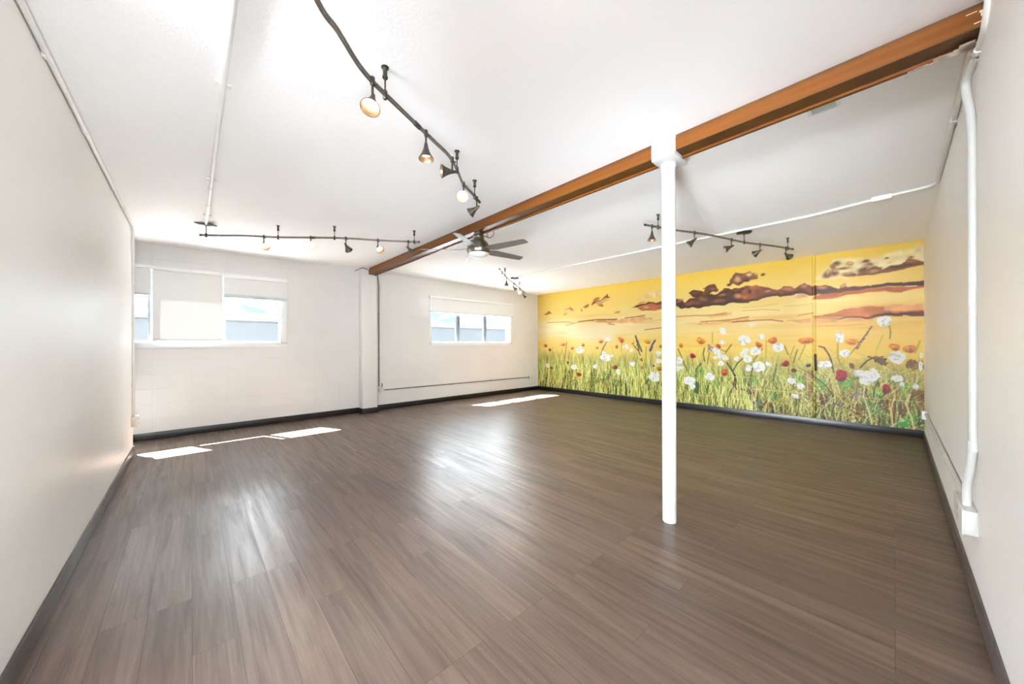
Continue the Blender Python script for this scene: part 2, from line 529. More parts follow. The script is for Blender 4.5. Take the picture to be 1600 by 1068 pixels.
MURAL_OPS=[
('p',(250,232,192),0.2,[(1.023,1.664),(1.596,1.764),(2.469,1.775),(2.468,1.355),(1.595,1.345),(0.955,1.49)]),
('e',(250,235,200),(0.587,1.76,0.142,0.036)),
('p',(235,195,150),0.02,[(0.936,2.126),(1.114,2.21),(1.243,2.14),(1.069,2.117)]),
('p',(190,120,60),0.02,[(0.958,2.186),(1.157,2.267),(1.307,2.144),(1.179,2.179),(1.114,2.219)]),
('p',(215,140,90),0.02,[(0.924,2.047),(0.958,2.107),(1.069,2.117),(1.003,2.069)]),
('p',(140,85,30),0.02,[(0.222,2.118),(0.297,2.169),(0.396,2.208),(0.565,2.142),(0.371,2.136)]),
('p',(165,110,60),0.02,[(1.485,2.131),(1.527,2.196),(1.557,2.177),(1.526,2.12)]),
('p',(160,100,45),0.02,[(1.608,2.215),(1.639,2.271),(1.778,2.3),(1.758,2.252),(1.658,2.202)]),
('p',(222,170,120),0.02,[(1.952,2.293),(2.103,2.352),(2.286,2.39),(2.348,2.345),(2.176,2.282),(2.028,2.254)]),
('p',(170,110,60),0.02,[(1.895,2.372),(1.952,2.439),(2.066,2.436),(2.047,2.382),(1.933,2.344)]),
('p',(120,65,25),0.02,[(1.836,2.262),(1.914,2.337),(2.084,2.37),(2.195,2.423),(2.286,2.493),(2.375,2.405),(2.25,2.394),(2.103,2.36),(1.99,2.314),(1.856,2.253)]),
('p',(150,95,40),0.02,[(2.009,2.24),(2.102,2.264),(2.176,2.218),(2.121,2.198)]),
('p',(228,170,118),0.02,[(1.677,1.868),(2.47,1.865),(2.47,1.782),(1.988,1.825)]),
('l',(190,130,80),0.018,[(0.37,1.897),(1.002,1.885),(1.264,1.846)]),
('l',(205,150,95),0.018,[(1.024,1.787),(1.264,1.82),(1.432,1.864)]),
('l',(130,70,35),0.022,[(1.432,1.864),(1.677,1.88),(1.988,1.893),(2.47,1.871)]),
('l',(200,145,95),0.022,[(2.319,1.766),(2.469,1.751)]),
('p',(238,205,158),0.05,[(3.054,2.255),(3.224,2.384),(3.403,2.421),(3.715,2.455),(3.714,2.304),(3.314,2.288)]),
('p',(185,105,65),0.02,[(3.038,2.079),(3.223,2.145),(3.372,2.182),(3.617,2.14),(3.89,2.15),(3.889,2.028),(3.616,2.028),(3.43,2.021),(3.222,2.015)]),
('p',(220,160,125),0.02,[(2.975,2.136),(3.085,2.222),(3.223,2.232),(3.238,2.187),(3.1,2.148)]),
('e',(225,165,130),(3.238,2.093,0.091,0.036)),
('p',(95,45,20),0.02,[(2.935,2.099),(3.038,2.153),(3.223,2.181),(3.313,2.209),(3.402,2.194),(3.46,2.16),(3.617,2.202),(3.89,2.204),(3.89,2.15),(3.617,2.144),(3.489,2.13),(3.372,2.175),(3.223,2.152),(3.038,2.094)]),
('e',(190,120,70),(2.545,2.032,0.077,0.028)),
('p',(236,180,125),0.03,[(2.298,1.868),(2.561,1.866),(2.747,1.874),(3.222,1.906),(3.43,1.822),(2.973,1.773),(2.298,1.773)]),
('l',(110,60,25),0.02,[(2.298,1.876),(2.544,1.878)]),
('l',(120,65,30),0.016,[(2.747,1.89),(2.958,1.9),(3.222,1.92)]),
('l',(225,175,120),0.014,[(2.973,1.766),(3.222,1.768),(3.616,1.812),(3.889,1.838)]),
('l',(180,115,50),0.018,[(3.221,1.602),(3.4,1.618),(3.615,1.638)]),
('p',(85,42,22),0.012,[(3.854,2.077),(3.855,2.211),(3.998,2.197),(4.082,2.131),(4.179,2.194),(4.273,2.199),(4.233,2.232),(4.172,2.31),(4.274,2.348),(4.366,2.331),(4.406,2.312),(4.399,2.383),(4.496,2.413),(4.584,2.436),(4.671,2.377),(4.683,2.315),(4.646,2.285),(4.571,2.293),(4.533,2.242),(4.621,2.213),(4.695,2.266),(4.768,2.325),(4.839,2.323),(4.886,2.285),(4.956,2.329),(5.046,2.305),(5.102,2.272),(5.166,2.316),(5.166,2.034),(5.046,2.032),(4.909,2.044),(4.743,2.018),(4.571,2.005),(4.339,2.002),(4.096,2.021),(3.955,2.032)]),
('e',(180,110,85),(3.963,2.171,0.078,0.058)),
('e',(150,90,65),(4.405,2.172,0.123,0.05)),
('e',(135,78,52),(4.219,2.105,0.128,0.052)),
('e',(135,80,55),(4.67,2.106,0.117,0.048)),
('e',(165,115,92),(4.743,2.207,0.073,0.03)),
('e',(145,95,65),(4.572,2.346,0.075,0.024)),
('e',(125,68,38),(4.274,2.296,0.08,0.032)),
('e',(205,135,98),(5.001,2.16,0.119,0.055)),
('e',(190,110,75),(5.124,2.128,0.056,0.071)),
('e',(130,68,30),(4.978,2.274,0.075,0.029)),
('e',(120,70,45),(4.431,2.267,0.065,0.025)),
('p',(150,95,60),0.012,[(4.886,2.457),(4.91,2.533),(4.979,2.589),(5.047,2.553),(5.103,2.564),(5.167,2.58),(5.167,2.406),(5.08,2.392),(5.001,2.363),(4.933,2.398),(4.851,2.355),(4.81,2.38),(4.886,2.411)]),
('e',(218,165,130),(5.002,2.468,0.051,0.052)),
('e',(228,180,148),(5.147,2.551,0.049,0.029)),
('e',(90,45,20),(5.013,2.394,0.056,0.024)),
('e',(90,45,20),(4.857,2.388,0.044,0.018)),
('e',(120,70,40),(5.092,2.494,0.027,0.052)),
('p',(236,172,108),0.02,[(4.469,1.832),(4.742,1.869),(4.92,1.871),(4.908,1.832),(4.57,1.799)]),
('p',(236,178,120),0.02,[(4.095,1.696),(4.468,1.707),(4.861,1.735),(5.165,1.764),(5.165,1.7),(4.861,1.688),(4.391,1.655)]),
('l',(195,135,80),0.02,[(3.897,1.852),(4.259,1.852),(4.469,1.839),(4.742,1.856)]),
('l',(150,80,40),0.014,[(4.365,1.726),(4.644,1.726),(4.919,1.739),(5.165,1.777)]),
('l',(130,65,30),0.018,[(4.908,1.693),(5.165,1.7)]),
('p',(140,85,50),0.012,[(5.068,2.549),(5.135,2.578),(5.19,2.589),(5.287,2.53),(5.308,2.451),(5.211,2.439),(5.124,2.393),(5.068,2.419)]),
('e',(232,192,168),(5.19,2.531,0.053,0.038)),
('e',(90,48,22),(5.135,2.423,0.05,0.025)),
('e',(105,60,30),(5.376,2.497,0.039,0.025)),
('e',(150,95,55),(5.276,2.493,0.032,0.025)),
('p',(150,80,45),0.012,[(5.068,2.303),(5.134,2.32),(5.286,2.333),(5.422,2.248),(5.573,2.199),(5.652,2.244),(5.729,2.253),(5.805,2.202),(5.86,2.231),(5.915,2.271),(5.987,2.215),(6.023,2.176),(6.045,2.197),(6.067,2.194),(6.067,2.062),(5.987,2.076),(5.915,2.119),(5.823,2.117),(5.729,2.097),(5.622,2.09),(5.573,2.119),(5.432,2.097),(5.285,2.061),(5.167,2.085),(5.156,2.035),(5.067,2.056)]),
('l',(95,40,18),0.046,[(5.067,2.062),(5.156,2.06),(5.285,2.084),(5.432,2.119),(5.573,2.132),(5.622,2.108),(5.729,2.118),(5.823,2.138),(5.924,2.132),(6.005,2.086),(6.045,2.087)]),
('e',(205,130,90),(5.432,2.19,0.062,0.025)),
('e',(198,124,84),(5.691,2.204,0.082,0.034)),
('e',(192,128,92),(5.915,2.212,0.063,0.038)),
('e',(190,115,85),(5.101,2.143,0.055,0.034)),
('e',(80,35,15),(5.189,2.224,0.044,0.046)),
('e',(165,90,45),(5.286,2.276,0.075,0.031)),
('p',(226,168,132),0.02,[(5.785,2.061),(5.906,2.096),(6.014,2.039),(5.841,2.026)]),
('l',(232,185,125),0.014,[(5.671,1.922),(5.86,1.918),(6.022,1.934)]),
('l',(220,170,112),0.014,[(5.067,1.887),(5.39,1.889),(5.612,1.86)]),
('l',(225,180,120),0.012,[(5.067,1.945),(5.285,1.941),(5.593,1.971)]),
('p',(232,168,118),0.02,[(5.651,1.669),(5.859,1.688),(6.031,1.714),(6.03,1.639),(5.859,1.629)]),
('l',(190,125,75),0.014,[(5.859,1.753),(5.95,1.771),(6.044,1.782)]),
('l',(150,80,40),0.016,[(5.066,1.692),(5.284,1.706),(5.492,1.702),(5.651,1.669)]),
('e',(246,228,198),(5.231,1.633,0.091,0.038)),
('p',(246,226,178),0.06,[(6.073,2.362),(6.149,2.436),(6.254,2.56),(6.357,2.583),(6.457,2.593),(6.611,2.578),(6.685,2.538),(6.758,2.577),(6.882,2.604),(7.052,2.583),(7.134,2.629),(7.194,2.665),(7.193,2.372),(7.001,2.367),(6.829,2.305),(6.553,2.306),(6.254,2.294),(6.105,2.315)]),
('e',(120,75,48),(6.202,2.372,0.055,0.051)),
('e',(105,60,38),(6.29,2.38,0.059,0.073)),
('e',(125,80,52),(6.321,2.523,0.061,0.033)),
('e',(150,105,70),(6.27,2.48,0.046,0.048)),
('e',(130,85,55),(6.387,2.448,0.115,0.028)),
('e',(165,115,75),(6.486,2.506,0.05,0.038)),
('e',(225,180,140),(6.481,2.51,0.029,0.022)),
('e',(200,150,110),(6.306,2.426,0.057,0.036)),
('e',(215,170,130),(6.212,2.412,0.026,0.042)),
('e',(120,75,45),(6.446,2.342,0.084,0.036)),
('e',(195,145,105),(6.436,2.358,0.059,0.019)),
('e',(110,65,40),(6.643,2.508,0.045,0.029)),
('e',(105,60,35),(6.61,2.378,0.057,0.067)),
('e',(150,105,75),(6.657,2.45,0.055,0.033)),
('e',(110,65,40),(6.524,2.324,0.039,0.024)),
('p',(118,68,40),0.015,[(6.572,2.29),(6.591,2.354),(6.666,2.396),(6.758,2.42),(6.82,2.358),(6.882,2.399),(6.968,2.41),(7.001,2.43),(7.043,2.472),(7.117,2.459),(7.193,2.384),(7.193,2.36),(7.084,2.341),(6.967,2.316),(6.864,2.306),(6.739,2.292)]),
('e',(190,135,100),(6.712,2.342,0.087,0.032)),
('e',(85,45,25),(6.916,2.368,0.078,0.03)),
('e',(170,98,58),(7.08,2.435,0.065,0.034)),
('e',(120,80,55),(6.776,2.385,0.045,0.02)),
('e',(90,50,28),(7.051,2.384,0.066,0.022)),
('e',(150,100,60),(6.847,2.515,0.031,0.018)),
('e',(120,70,40),(6.851,2.518,0.015,0.013)),
('e',(150,95,60),(7.08,2.488,0.031,0.017)),
('e',(235,205,160),(6.882,2.438,0.053,0.026)),
('e',(240,215,170),(6.74,2.469,0.036,0.026)),
('p',(85,35,15),0.012,[(6.04,2.187),(6.159,2.201),(6.315,2.147),(6.416,2.217),(6.456,2.164),(6.684,2.136),(6.811,2.139),(6.846,2.154),(7.001,2.14),(7.193,2.14),(7.192,2.073),(6.916,2.094),(6.684,2.09),(6.356,2.087),(6.148,2.067),(6.039,2.079)]),
('p',(178,90,48),0.015,[(6.05,2.063),(6.356,2.087),(6.684,2.1),(6.916,2.09),(7.192,2.079),(7.192,2.06),(7.051,2.034),(6.967,1.999),(6.828,2.047),(6.684,2.05),(6.416,2.025),(6.253,1.993),(6.05,2.003)]),
('e',(190,120,80),(6.137,2.171,0.08,0.031)),
('p',(200,140,95),0.02,[(6.336,2.151),(6.416,2.22),(6.441,2.173)]),
('e',(240,200,155),(6.689,2.142,0.02,0.024)),
('l',(250,225,190),0.012,[(7.026,2.087),(7.124,2.081)]),
('p',(202,118,72),0.015,[(6.06,1.718),(6.179,1.753),(6.415,1.82),(6.609,1.832),(6.828,1.834),(6.845,1.762),(7.033,1.748),(7.192,1.761),(7.192,1.7),(6.828,1.698),(6.455,1.694),(6.071,1.703)]),
('p',(236,168,118),0.015,[(6.819,1.835),(7.192,1.828),(7.192,1.761),(7.033,1.754),(6.845,1.768)]),
('p',(105,35,15),0.012,[(6.071,1.695),(6.455,1.69),(6.738,1.717),(6.828,1.724),(6.966,1.715),(7.192,1.743),(7.192,1.663),(6.966,1.671),(6.552,1.669)]),
('p',(236,172,120),0.02,[(6.06,1.682),(6.738,1.665),(6.738,1.625),(6.06,1.617)]),
('l',(215,165,100),0.012,[(6.104,1.572),(6.454,1.565),(6.608,1.579)]),
('grass',),
('l',(110,90,80),0.022,[(1.051,1.343),(1.024,1.157),(0.957,0.76)]),
('l',(105,90,85),0.02,[(2.268,1.355),(2.138,1.148),(2.071,0.919)]),
('l',(90,75,70),0.024,[(2.997,1.472),(3.034,1.349),(3.08,1.158)]),
('l',(120,135,60),0.01,[(2.655,1.325),(2.655,1.099)]),
('l',(85,75,75),0.026,[(3.004,1.475),(3.074,1.287),(3.152,1.129)]),
('l',(85,70,48),0.022,[(2.963,1.258),(3.073,1.137),(3.112,1.044)]),
('l',(105,90,130),0.04,[(3.447,1.367),(3.391,1.277),(3.334,1.149)]),
('l',(120,135,60),0.014,[(3.249,1.231),(3.238,0.937)]),
('l',(110,95,60),0.018,[(3.93,1.191),(4.028,0.962),(4.109,0.763)]),
('l',(150,110,60),0.012,[(4.222,1.018),(4.205,0.868)]),
('l',(110,115,60),0.024,[(4.43,1.211),(4.407,1.089),(4.437,0.959)]),
('l',(110,120,70),0.016,[(4.519,1.139),(4.482,0.912)]),
('l',(150,120,60),0.014,[(4.889,1.284),(4.799,1.143),(4.715,1.182)]),
('l',(75,65,50),0.02,[(4.812,0.941),(4.88,0.835),(4.954,0.715),(4.92,0.528)]),
('l',(95,85,50),0.018,[(4.369,0.908),(4.283,0.788),(4.267,0.638)]),
('l',(150,130,70),0.01,[(4.572,1.509),(4.571,1.3)]),
('l',(80,70,50),0.022,[(4.826,0.927),(4.913,0.791),(4.965,0.616),(4.947,0.496)]),
('l',(90,80,55),0.018,[(5.118,1.074),(4.983,0.933),(4.922,0.811)]),
('l',(100,95,60),0.016,[(5.368,1.211),(5.249,1.02),(5.183,0.671)]),
('l',(100,105,60),0.014,[(5.566,0.937),(5.513,0.658)]),
('l',(160,160,70),0.012,[(5.423,1.343),(5.414,1.025)]),
('l',(100,90,55),0.012,[(5.67,1.268),(5.72,1.106)]),
('l',(140,150,70),0.012,[(5.943,1.268),(5.86,1.02)]),
('l',(70,55,40),0.034,[(6.069,1.113),(6.075,0.872)]),
('l',(150,130,60),0.014,[(4.897,1.278),(4.791,1.107)]),
('l',(150,140,60),0.01,[(5.805,1.25),(5.748,1.07)]),
('l',(110,130,60),0.016,[(5.847,1.197),(5.791,0.982),(5.833,1.161)]),
('l',(80,62,52),0.02,[(6.115,1.248),(6.172,1.23),(6.221,1.136),(6.256,1.034),(6.28,0.849)]),
('l',(80,60,45),0.018,[(6.735,1.102),(6.649,1.038),(6.58,0.938)]),
('l',(110,125,60),0.012,[(6.866,1.584),(6.884,1.464),(6.878,1.362)]),
('l',(150,140,80),0.014,[(6.331,1.295),(6.331,1.074),(6.391,0.91),(6.496,0.771),(6.508,0.574)]),
('l',(110,110,60),0.01,[(6.523,1.223),(6.445,1.095)]),
('l',(200,185,130),0.02,[(6.262,0.885),(6.282,0.589),(6.39,0.397)]),
('l',(225,215,165),0.014,[(6.623,0.691),(6.61,0.513),(6.672,0.273),(6.696,0.101)]),
('l',(225,215,160),0.014,[(6.922,0.563),(6.887,0.355),(6.904,0.102)]),
('l',(220,205,150),0.018,[(7.068,0.579),(7.023,0.457),(7.078,0.265),(7.1,0.119)]),
('l',(190,180,70),0.022,[(7.156,1.325),(7.113,1.161)]),
('l',(200,190,80),0.02,[(6.807,1.406),(6.747,1.207)]),
('l',(120,95,80),0.014,[(6.699,1.54),(6.523,1.214)]),
('e',(95,175,95),(7.045,0.243,0.031,0.1)),
('e',(80,160,85),(7.0,0.16,0.05,0.037)),
('e',(120,180,100),(6.424,0.675,0.034,0.055)),
('e',(120,190,115),(6.782,0.54,0.031,0.062)),
('e',(110,170,100),(6.99,0.654,0.029,0.084)),
('e',(120,165,95),(6.142,0.614,0.043,0.076)),
('e',(105,165,85),(5.908,0.705,0.043,0.056)),
('e',(110,150,100),(5.512,0.399,0.042,0.111)),
('e',(95,110,110),(5.31,0.244,0.047,0.095)),
('e',(60,105,80),(4.321,0.411,0.05,0.099)),
('e',(125,165,90),(4.627,0.519,0.05,0.048)),
('e',(110,165,80),(4.345,0.709,0.046,0.083)),
('e',(130,160,100),(5.247,0.599,0.042,0.095)),
('e',(120,150,100),(6.721,0.367,0.029,0.14)),
('e',(120,85,50),(6.184,0.373,0.039,0.113)),
('e',(130,95,60),(6.829,0.416,0.043,0.086)),
('e',(110,80,45),(6.795,1.034,0.047,0.052)),
('e',(120,85,45),(7.069,0.994,0.066,0.06)),
('e',(130,95,55),(7.165,0.556,0.026,0.098)),
('e',(120,75,40),(6.483,0.951,0.028,0.043)),
('e',(115,85,55),(7.001,0.353,0.034,0.068)),
('e',(95,65,35),(5.804,0.84,0.037,0.036)),
('e',(150,115,75),(5.996,0.659,0.042,0.191)),
('e',(120,95,65),(5.182,0.421,0.042,0.077)),
('e',(110,85,55),(6.521,0.251,0.046,0.09)),
('e',(130,105,75),(5.451,0.206,0.055,0.064)),
('e',(105,85,105),(6.697,1.538,0.011,0.012)),
('e',(105,85,105),(6.687,1.517,0.011,0.012)),
('e',(105,85,105),(6.679,1.511,0.011,0.012)),
('e',(105,85,105),(6.66,1.47,0.011,0.012)),
('e',(105,85,105),(6.652,1.466,0.011,0.013)),
('e',(105,85,105),(6.655,1.439,0.011,0.013)),
('e',(105,85,105),(6.642,1.419,0.011,0.013)),
('e',(105,85,105),(6.627,1.407,0.011,0.012)),
('e',(105,85,105),(6.616,1.367,0.011,0.012)),
('e',(105,85,105),(6.603,1.35,0.011,0.013)),
('e',(105,85,105),(6.596,1.348,0.011,0.013)),
('e',(105,85,105),(6.588,1.313,0.011,0.012)),
('e',(105,85,105),(6.562,1.308,0.011,0.013)),
('e',(105,85,105),(6.571,1.274,0.011,0.013)),
('e',(105,85,105),(6.555,1.242,0.012,0.013)),
('e',(105,85,105),(6.544,1.22,0.011,0.013)),
('e',(110,95,140),(3.445,1.358,0.017,0.013)),
('e',(110,95,140),(3.438,1.34,0.016,0.013)),
('e',(110,95,140),(3.439,1.35,0.016,0.013)),
('e',(110,95,140),(3.416,1.332,0.016,0.013)),
('e',(110,95,140),(3.429,1.311,0.016,0.013)),
('e',(110,95,140),(3.413,1.301,0.017,0.013)),
('e',(110,95,140),(3.402,1.284,0.017,0.013)),
('e',(110,95,140),(3.389,1.264,0.016,0.013)),
('e',(110,95,140),(3.39,1.24,0.017,0.013)),
('e',(110,95,140),(3.387,1.225,0.017,0.013)),
('e',(110,95,140),(3.387,1.208,0.016,0.013)),
('e',(110,95,140),(3.372,1.218,0.016,0.013)),
('e',(110,95,140),(3.375,1.18,0.017,0.013)),
('e',(110,95,140),(3.371,1.177,0.016,0.013)),
('e',(110,95,140),(3.354,1.173,0.017,0.013)),
('e',(110,95,140),(3.354,1.148,0.017,0.014)),
('e',(95,85,95),(3.001,1.488,0.012,0.009)),
('e',(95,85,95),(3.02,1.436,0.012,0.009)),
('e',(95,85,95),(3.016,1.419,0.012,0.009)),
('e',(95,85,95),(3.032,1.415,0.012,0.009)),
('e',(95,85,95),(3.038,1.373,0.012,0.009)),
('e',(95,85,95),(3.065,1.372,0.012,0.009)),
('e',(95,85,95),(3.068,1.349,0.012,0.009)),
('e',(95,85,95),(3.082,1.317,0.012,0.009)),
('e',(95,85,95),(3.098,1.275,0.011,0.009)),
('e',(95,85,95),(3.093,1.251,0.012,0.009)),
('e',(95,85,95),(3.094,1.256,0.011,0.009)),
('e',(95,85,95),(3.118,1.234,0.012,0.009)),
('e',(95,85,95),(3.107,1.2,0.012,0.009)),
('e',(95,85,95),(3.138,1.185,0.012,0.009)),
('e',(95,85,95),(3.115,1.14,0.011,0.009)),
('e',(95,85,95),(3.14,1.115,0.012,0.009)),
('e',(95,85,90),(3.003,1.475,0.013,0.01)),
('e',(95,85,90),(3.002,1.45,0.013,0.009)),
('e',(95,85,90),(3.011,1.427,0.013,0.01)),
('e',(95,85,90),(3.015,1.405,0.013,0.01)),
('e',(95,85,90),(3.031,1.387,0.013,0.01)),
('e',(95,85,90),(3.023,1.361,0.013,0.01)),
('e',(95,85,90),(3.022,1.351,0.013,0.009)),
('e',(95,85,90),(3.052,1.324,0.013,0.01)),
('e',(95,85,90),(3.043,1.318,0.013,0.009)),
('e',(95,85,90),(3.044,1.281,0.012,0.01)),
('e',(95,85,90),(3.032,1.259,0.013,0.01)),
('e',(95,85,90),(3.064,1.254,0.013,0.009)),
('e',(95,85,90),(3.07,1.221,0.012,0.01)),
('e',(95,85,90),(3.078,1.204,0.013,0.01)),
('e',(95,85,90),(3.086,1.172,0.012,0.009)),
('e',(95,85,90),(3.052,1.17,0.013,0.01)),
('e',(120,105,120),(2.271,1.341,0.015,0.011)),
('e',(120,105,120),(2.255,1.343,0.015,0.01)),
('e',(120,105,120),(2.253,1.333,0.015,0.01)),
('e',(120,105,120),(2.239,1.32,0.015,0.011)),
('e',(120,105,120),(2.23,1.297,0.015,0.011)),
('e',(120,105,120),(2.218,1.29,0.015,0.01)),
('e',(120,105,120),(2.226,1.287,0.015,0.01)),
('e',(120,105,120),(2.21,1.252,0.015,0.01)),
('e',(120,105,120),(2.191,1.253,0.016,0.01)),
('e',(120,105,120),(2.204,1.239,0.015,0.01)),
('e',(120,105,120),(2.166,1.219,0.016,0.01)),
('e',(120,105,120),(2.183,1.216,0.015,0.01)),
('e',(120,105,120),(2.154,1.195,0.016,0.011)),
('e',(120,105,120),(2.175,1.178,0.015,0.01)),
('e',(120,105,120),(2.169,1.172,0.016,0.011)),
('e',(120,105,120),(2.127,1.143,0.015,0.01)),
('e',(150,140,185),(4.53,1.246,0.016,0.014)),
('e',(130,115,170),(4.496,1.155,0.016,0.014)),
('e',(115,105,150),(4.56,1.171,0.016,0.015)),
('e',(130,115,170),(4.564,1.232,0.016,0.014)),
('e',(150,140,185),(4.5,1.197,0.016,0.014)),
('e',(150,140,185),(4.504,1.237,0.016,0.014)),
('e',(115,105,150),(4.531,1.195,0.017,0.014)),
('e',(115,105,150),(4.528,1.223,0.016,0.015)),
('e',(115,105,150),(4.506,1.273,0.016,0.014)),
('e',(150,140,185),(4.574,1.22,0.016,0.015)),
('e',(150,140,185),(4.511,1.182,0.016,0.014)),
('e',(150,140,185),(4.555,1.155,0.016,0.014)),
('e',(150,140,185),(4.521,1.245,0.017,0.014)),
('e',(130,115,170),(4.564,1.155,0.016,0.015)),
('e',(150,130,165),(6.531,0.53,0.013,0.015)),
('e',(150,130,165),(6.524,0.493,0.013,0.015)),
('e',(150,130,165),(6.561,0.536,0.013,0.015)),
('e',(150,130,165),(6.589,0.524,0.013,0.015)),
('e',(150,130,165),(6.525,0.514,0.013,0.015)),
('e',(150,130,165),(6.531,0.513,0.013,0.015)),
('e',(150,130,165),(6.54,0.545,0.012,0.014)),
('e',(150,130,165),(6.563,0.545,0.013,0.015)),
('e',(150,130,165),(6.591,0.544,0.013,0.015)),
('e',(150,130,165),(6.531,0.483,0.013,0.014)),
('e',(140,125,160),(6.372,0.341,0.012,0.014)),
('e',(140,125,160),(6.349,0.371,0.012,0.015)),
('e',(140,125,160),(6.351,0.334,0.012,0.014)),
('e',(140,125,160),(6.351,0.37,0.012,0.015)),
('e',(140,125,160),(6.359,0.335,0.012,0.014)),
('e',(140,125,160),(6.352,0.333,0.012,0.014)),
('f',(200,120,50),(0.289,1.26,0.064,0.048)),
('f',(160,95,45),(0.448,1.13,0.051,0.039)),
('f',(228,155,92),(0.932,1.281,0.069,0.054)),
('f',(220,140,75),(1.231,1.189,0.051,0.04)),
('f',(200,120,60),(1.589,1.261,0.053,0.043)),
('f',(240,170,100),(2.106,1.366,0.07,0.06)),
('f',(225,150,85),(1.994,1.213,0.04,0.034)),
('f',(226,125,48),(2.65,1.388,0.076,0.069)),
('f',(205,125,65),(2.534,1.216,0.049,0.044)),
('f',(238,180,80),(2.935,1.315,0.048,0.044)),
('f',(150,60,20),(1.465,0.521,0.064,0.052)),
('f',(170,80,35),(2.502,0.759,0.054,0.048)),
('f',(150,90,40),(0.517,0.635,0.045,0.035)),
('f',(140,80,40),(1.075,0.806,0.037,0.028)),
('w',0,(1.468,1.141,0.147,0.096)),
('w',0,(2.224,0.971,0.15,0.105)),
('w',0.4,(2.289,1.392,0.09,0.067)),
('w',0,(1.292,0.693,0.106,0.068)),
('w',0,(1.948,0.743,0.081,0.055)),
('w',0.5,(2.758,1.226,0.082,0.065)),
('w',0.4,(2.892,1.156,0.057,0.053)),
('w',0.3,(2.92,0.839,0.08,0.064)),
('w',0,(2.577,0.644,0.06,0.073)),
('w',0,(2.414,1.013,0.05,0.036)),
('w',0.4,(0.374,0.693,0.076,0.066)),
('w',0,(2.181,1.083,0.065,0.045)),
('f',(238,160,60),(3.287,1.332,0.065,0.051)),
('f',(200,110,50),(3.583,1.236,0.036,0.036)),
('f',(238,150,45),(4.37,1.342,0.083,0.069)),
('f',(228,140,55),(3.98,1.265,0.046,0.048)),
('f',(195,75,30),(4.679,1.233,0.043,0.047)),
('f',(180,110,60),(3.141,0.943,0.039,0.037)),
('f',(160,85,45),(3.414,0.82,0.031,0.03)),
('f',(205,100,42),(4.784,0.767,0.056,0.059)),
('f',(185,115,65),(3.545,0.75,0.065,0.043)),
('f',(200,140,80),(3.151,0.767,0.039,0.037)),
('f',(172,25,15),(4.222,1.072,0.058,0.061)),
('w',0,(3.426,0.582,0.133,0.119)),
('w',0,(3.546,0.929,0.073,0.057)),
('w',0,(3.954,0.943,0.07,0.086)),
('w',0,(4.157,0.564,0.125,0.094)),
('w',0,(4.212,0.451,0.053,0.067)),
('w',0,(4.525,0.656,0.091,0.081)),
('w',0,(4.636,1.157,0.075,0.066)),
('w',0,(4.714,1.063,0.077,0.068)),
('w',0,(4.785,1.026,0.053,0.047)),
('w',0,(4.721,0.921,0.062,0.055)),
('w',0,(4.003,0.808,0.049,0.041)),
('w',0.35,(4.751,1.536,0.065,0.062)),
('w',0.5,(4.75,1.316,0.056,0.047)),
('w',0.5,(3.51,1.089,0.073,0.072)),
('w',0,(4.614,1.029,0.043,0.038)),
('w',0,(4.949,1.015,0.034,0.032)),
('w',0,(3.928,0.787,0.034,0.069)),
('w',0,(5.094,1.345,0.094,0.108)),
('w',0,(5.118,1.161,0.057,0.053)),
('w',0,(5.265,1.163,0.087,0.082)),
('w',0,(5.076,1.102,0.057,0.053)),
('w',0,(5.151,1.017,0.079,0.075)),
('w',0,(5.596,1.231,0.086,0.085)),
('w',0.3,(5.361,1.419,0.056,0.056)),
('w',0,(5.32,0.889,0.101,0.098)),
('w',0,(5.159,0.862,0.062,0.058)),
('w',0,(5.453,0.951,0.049,0.048)),
('w',0,(5.769,0.677,0.062,0.054)),
('w',0,(5.88,0.597,0.053,0.053)),
('w',0,(5.817,0.428,0.053,0.043)),
('w',0,(4.79,1.026,0.05,0.045)),
('w',0,(4.974,1.021,0.048,0.044)),
('w',0.35,(4.765,1.52,0.054,0.061)),
('f',(215,110,35),(5.31,1.283,0.063,0.061)),
('f',(222,118,38),(5.529,1.342,0.075,0.055)),
('f',(228,130,45),(5.957,1.338,0.074,0.059)),
('f',(200,95,40),(4.781,0.754,0.05,0.057)),
('f',(165,22,20),(5.683,0.946,0.055,0.061)),
('f',(60,25,15),(5.983,0.937,0.035,0.035)),
('w',0,(6.829,1.607,0.078,0.079)),
('w',0,(6.352,1.387,0.062,0.092)),
('w',0,(6.412,1.149,0.058,0.062)),
('w',0,(6.185,0.957,0.082,0.068)),
('w',0,(6.56,0.847,0.077,0.061)),
('w',0,(6.648,0.782,0.1,0.106)),
('w',0,(6.71,0.839,0.073,0.088)),
('w',0,(6.94,1.09,0.087,0.098)),
('w',0,(6.945,0.794,0.057,0.051)),
('w',0,(7.112,0.699,0.03,0.046)),
('w',0,(7.161,0.981,0.019,0.075)),
('w',0,(7.166,1.129,0.021,0.039)),
('w',0,(6.99,0.722,0.024,0.03)),
('f',(232,145,60),(6.484,1.322,0.067,0.058)),
('f',(218,130,55),(6.918,1.225,0.06,0.051)),
('f',(215,135,65),(7.053,1.21,0.055,0.059)),
('f',(160,15,25),(6.371,0.781,0.072,0.081)),
('f',(165,12,20),(6.843,0.624,0.058,0.068))]


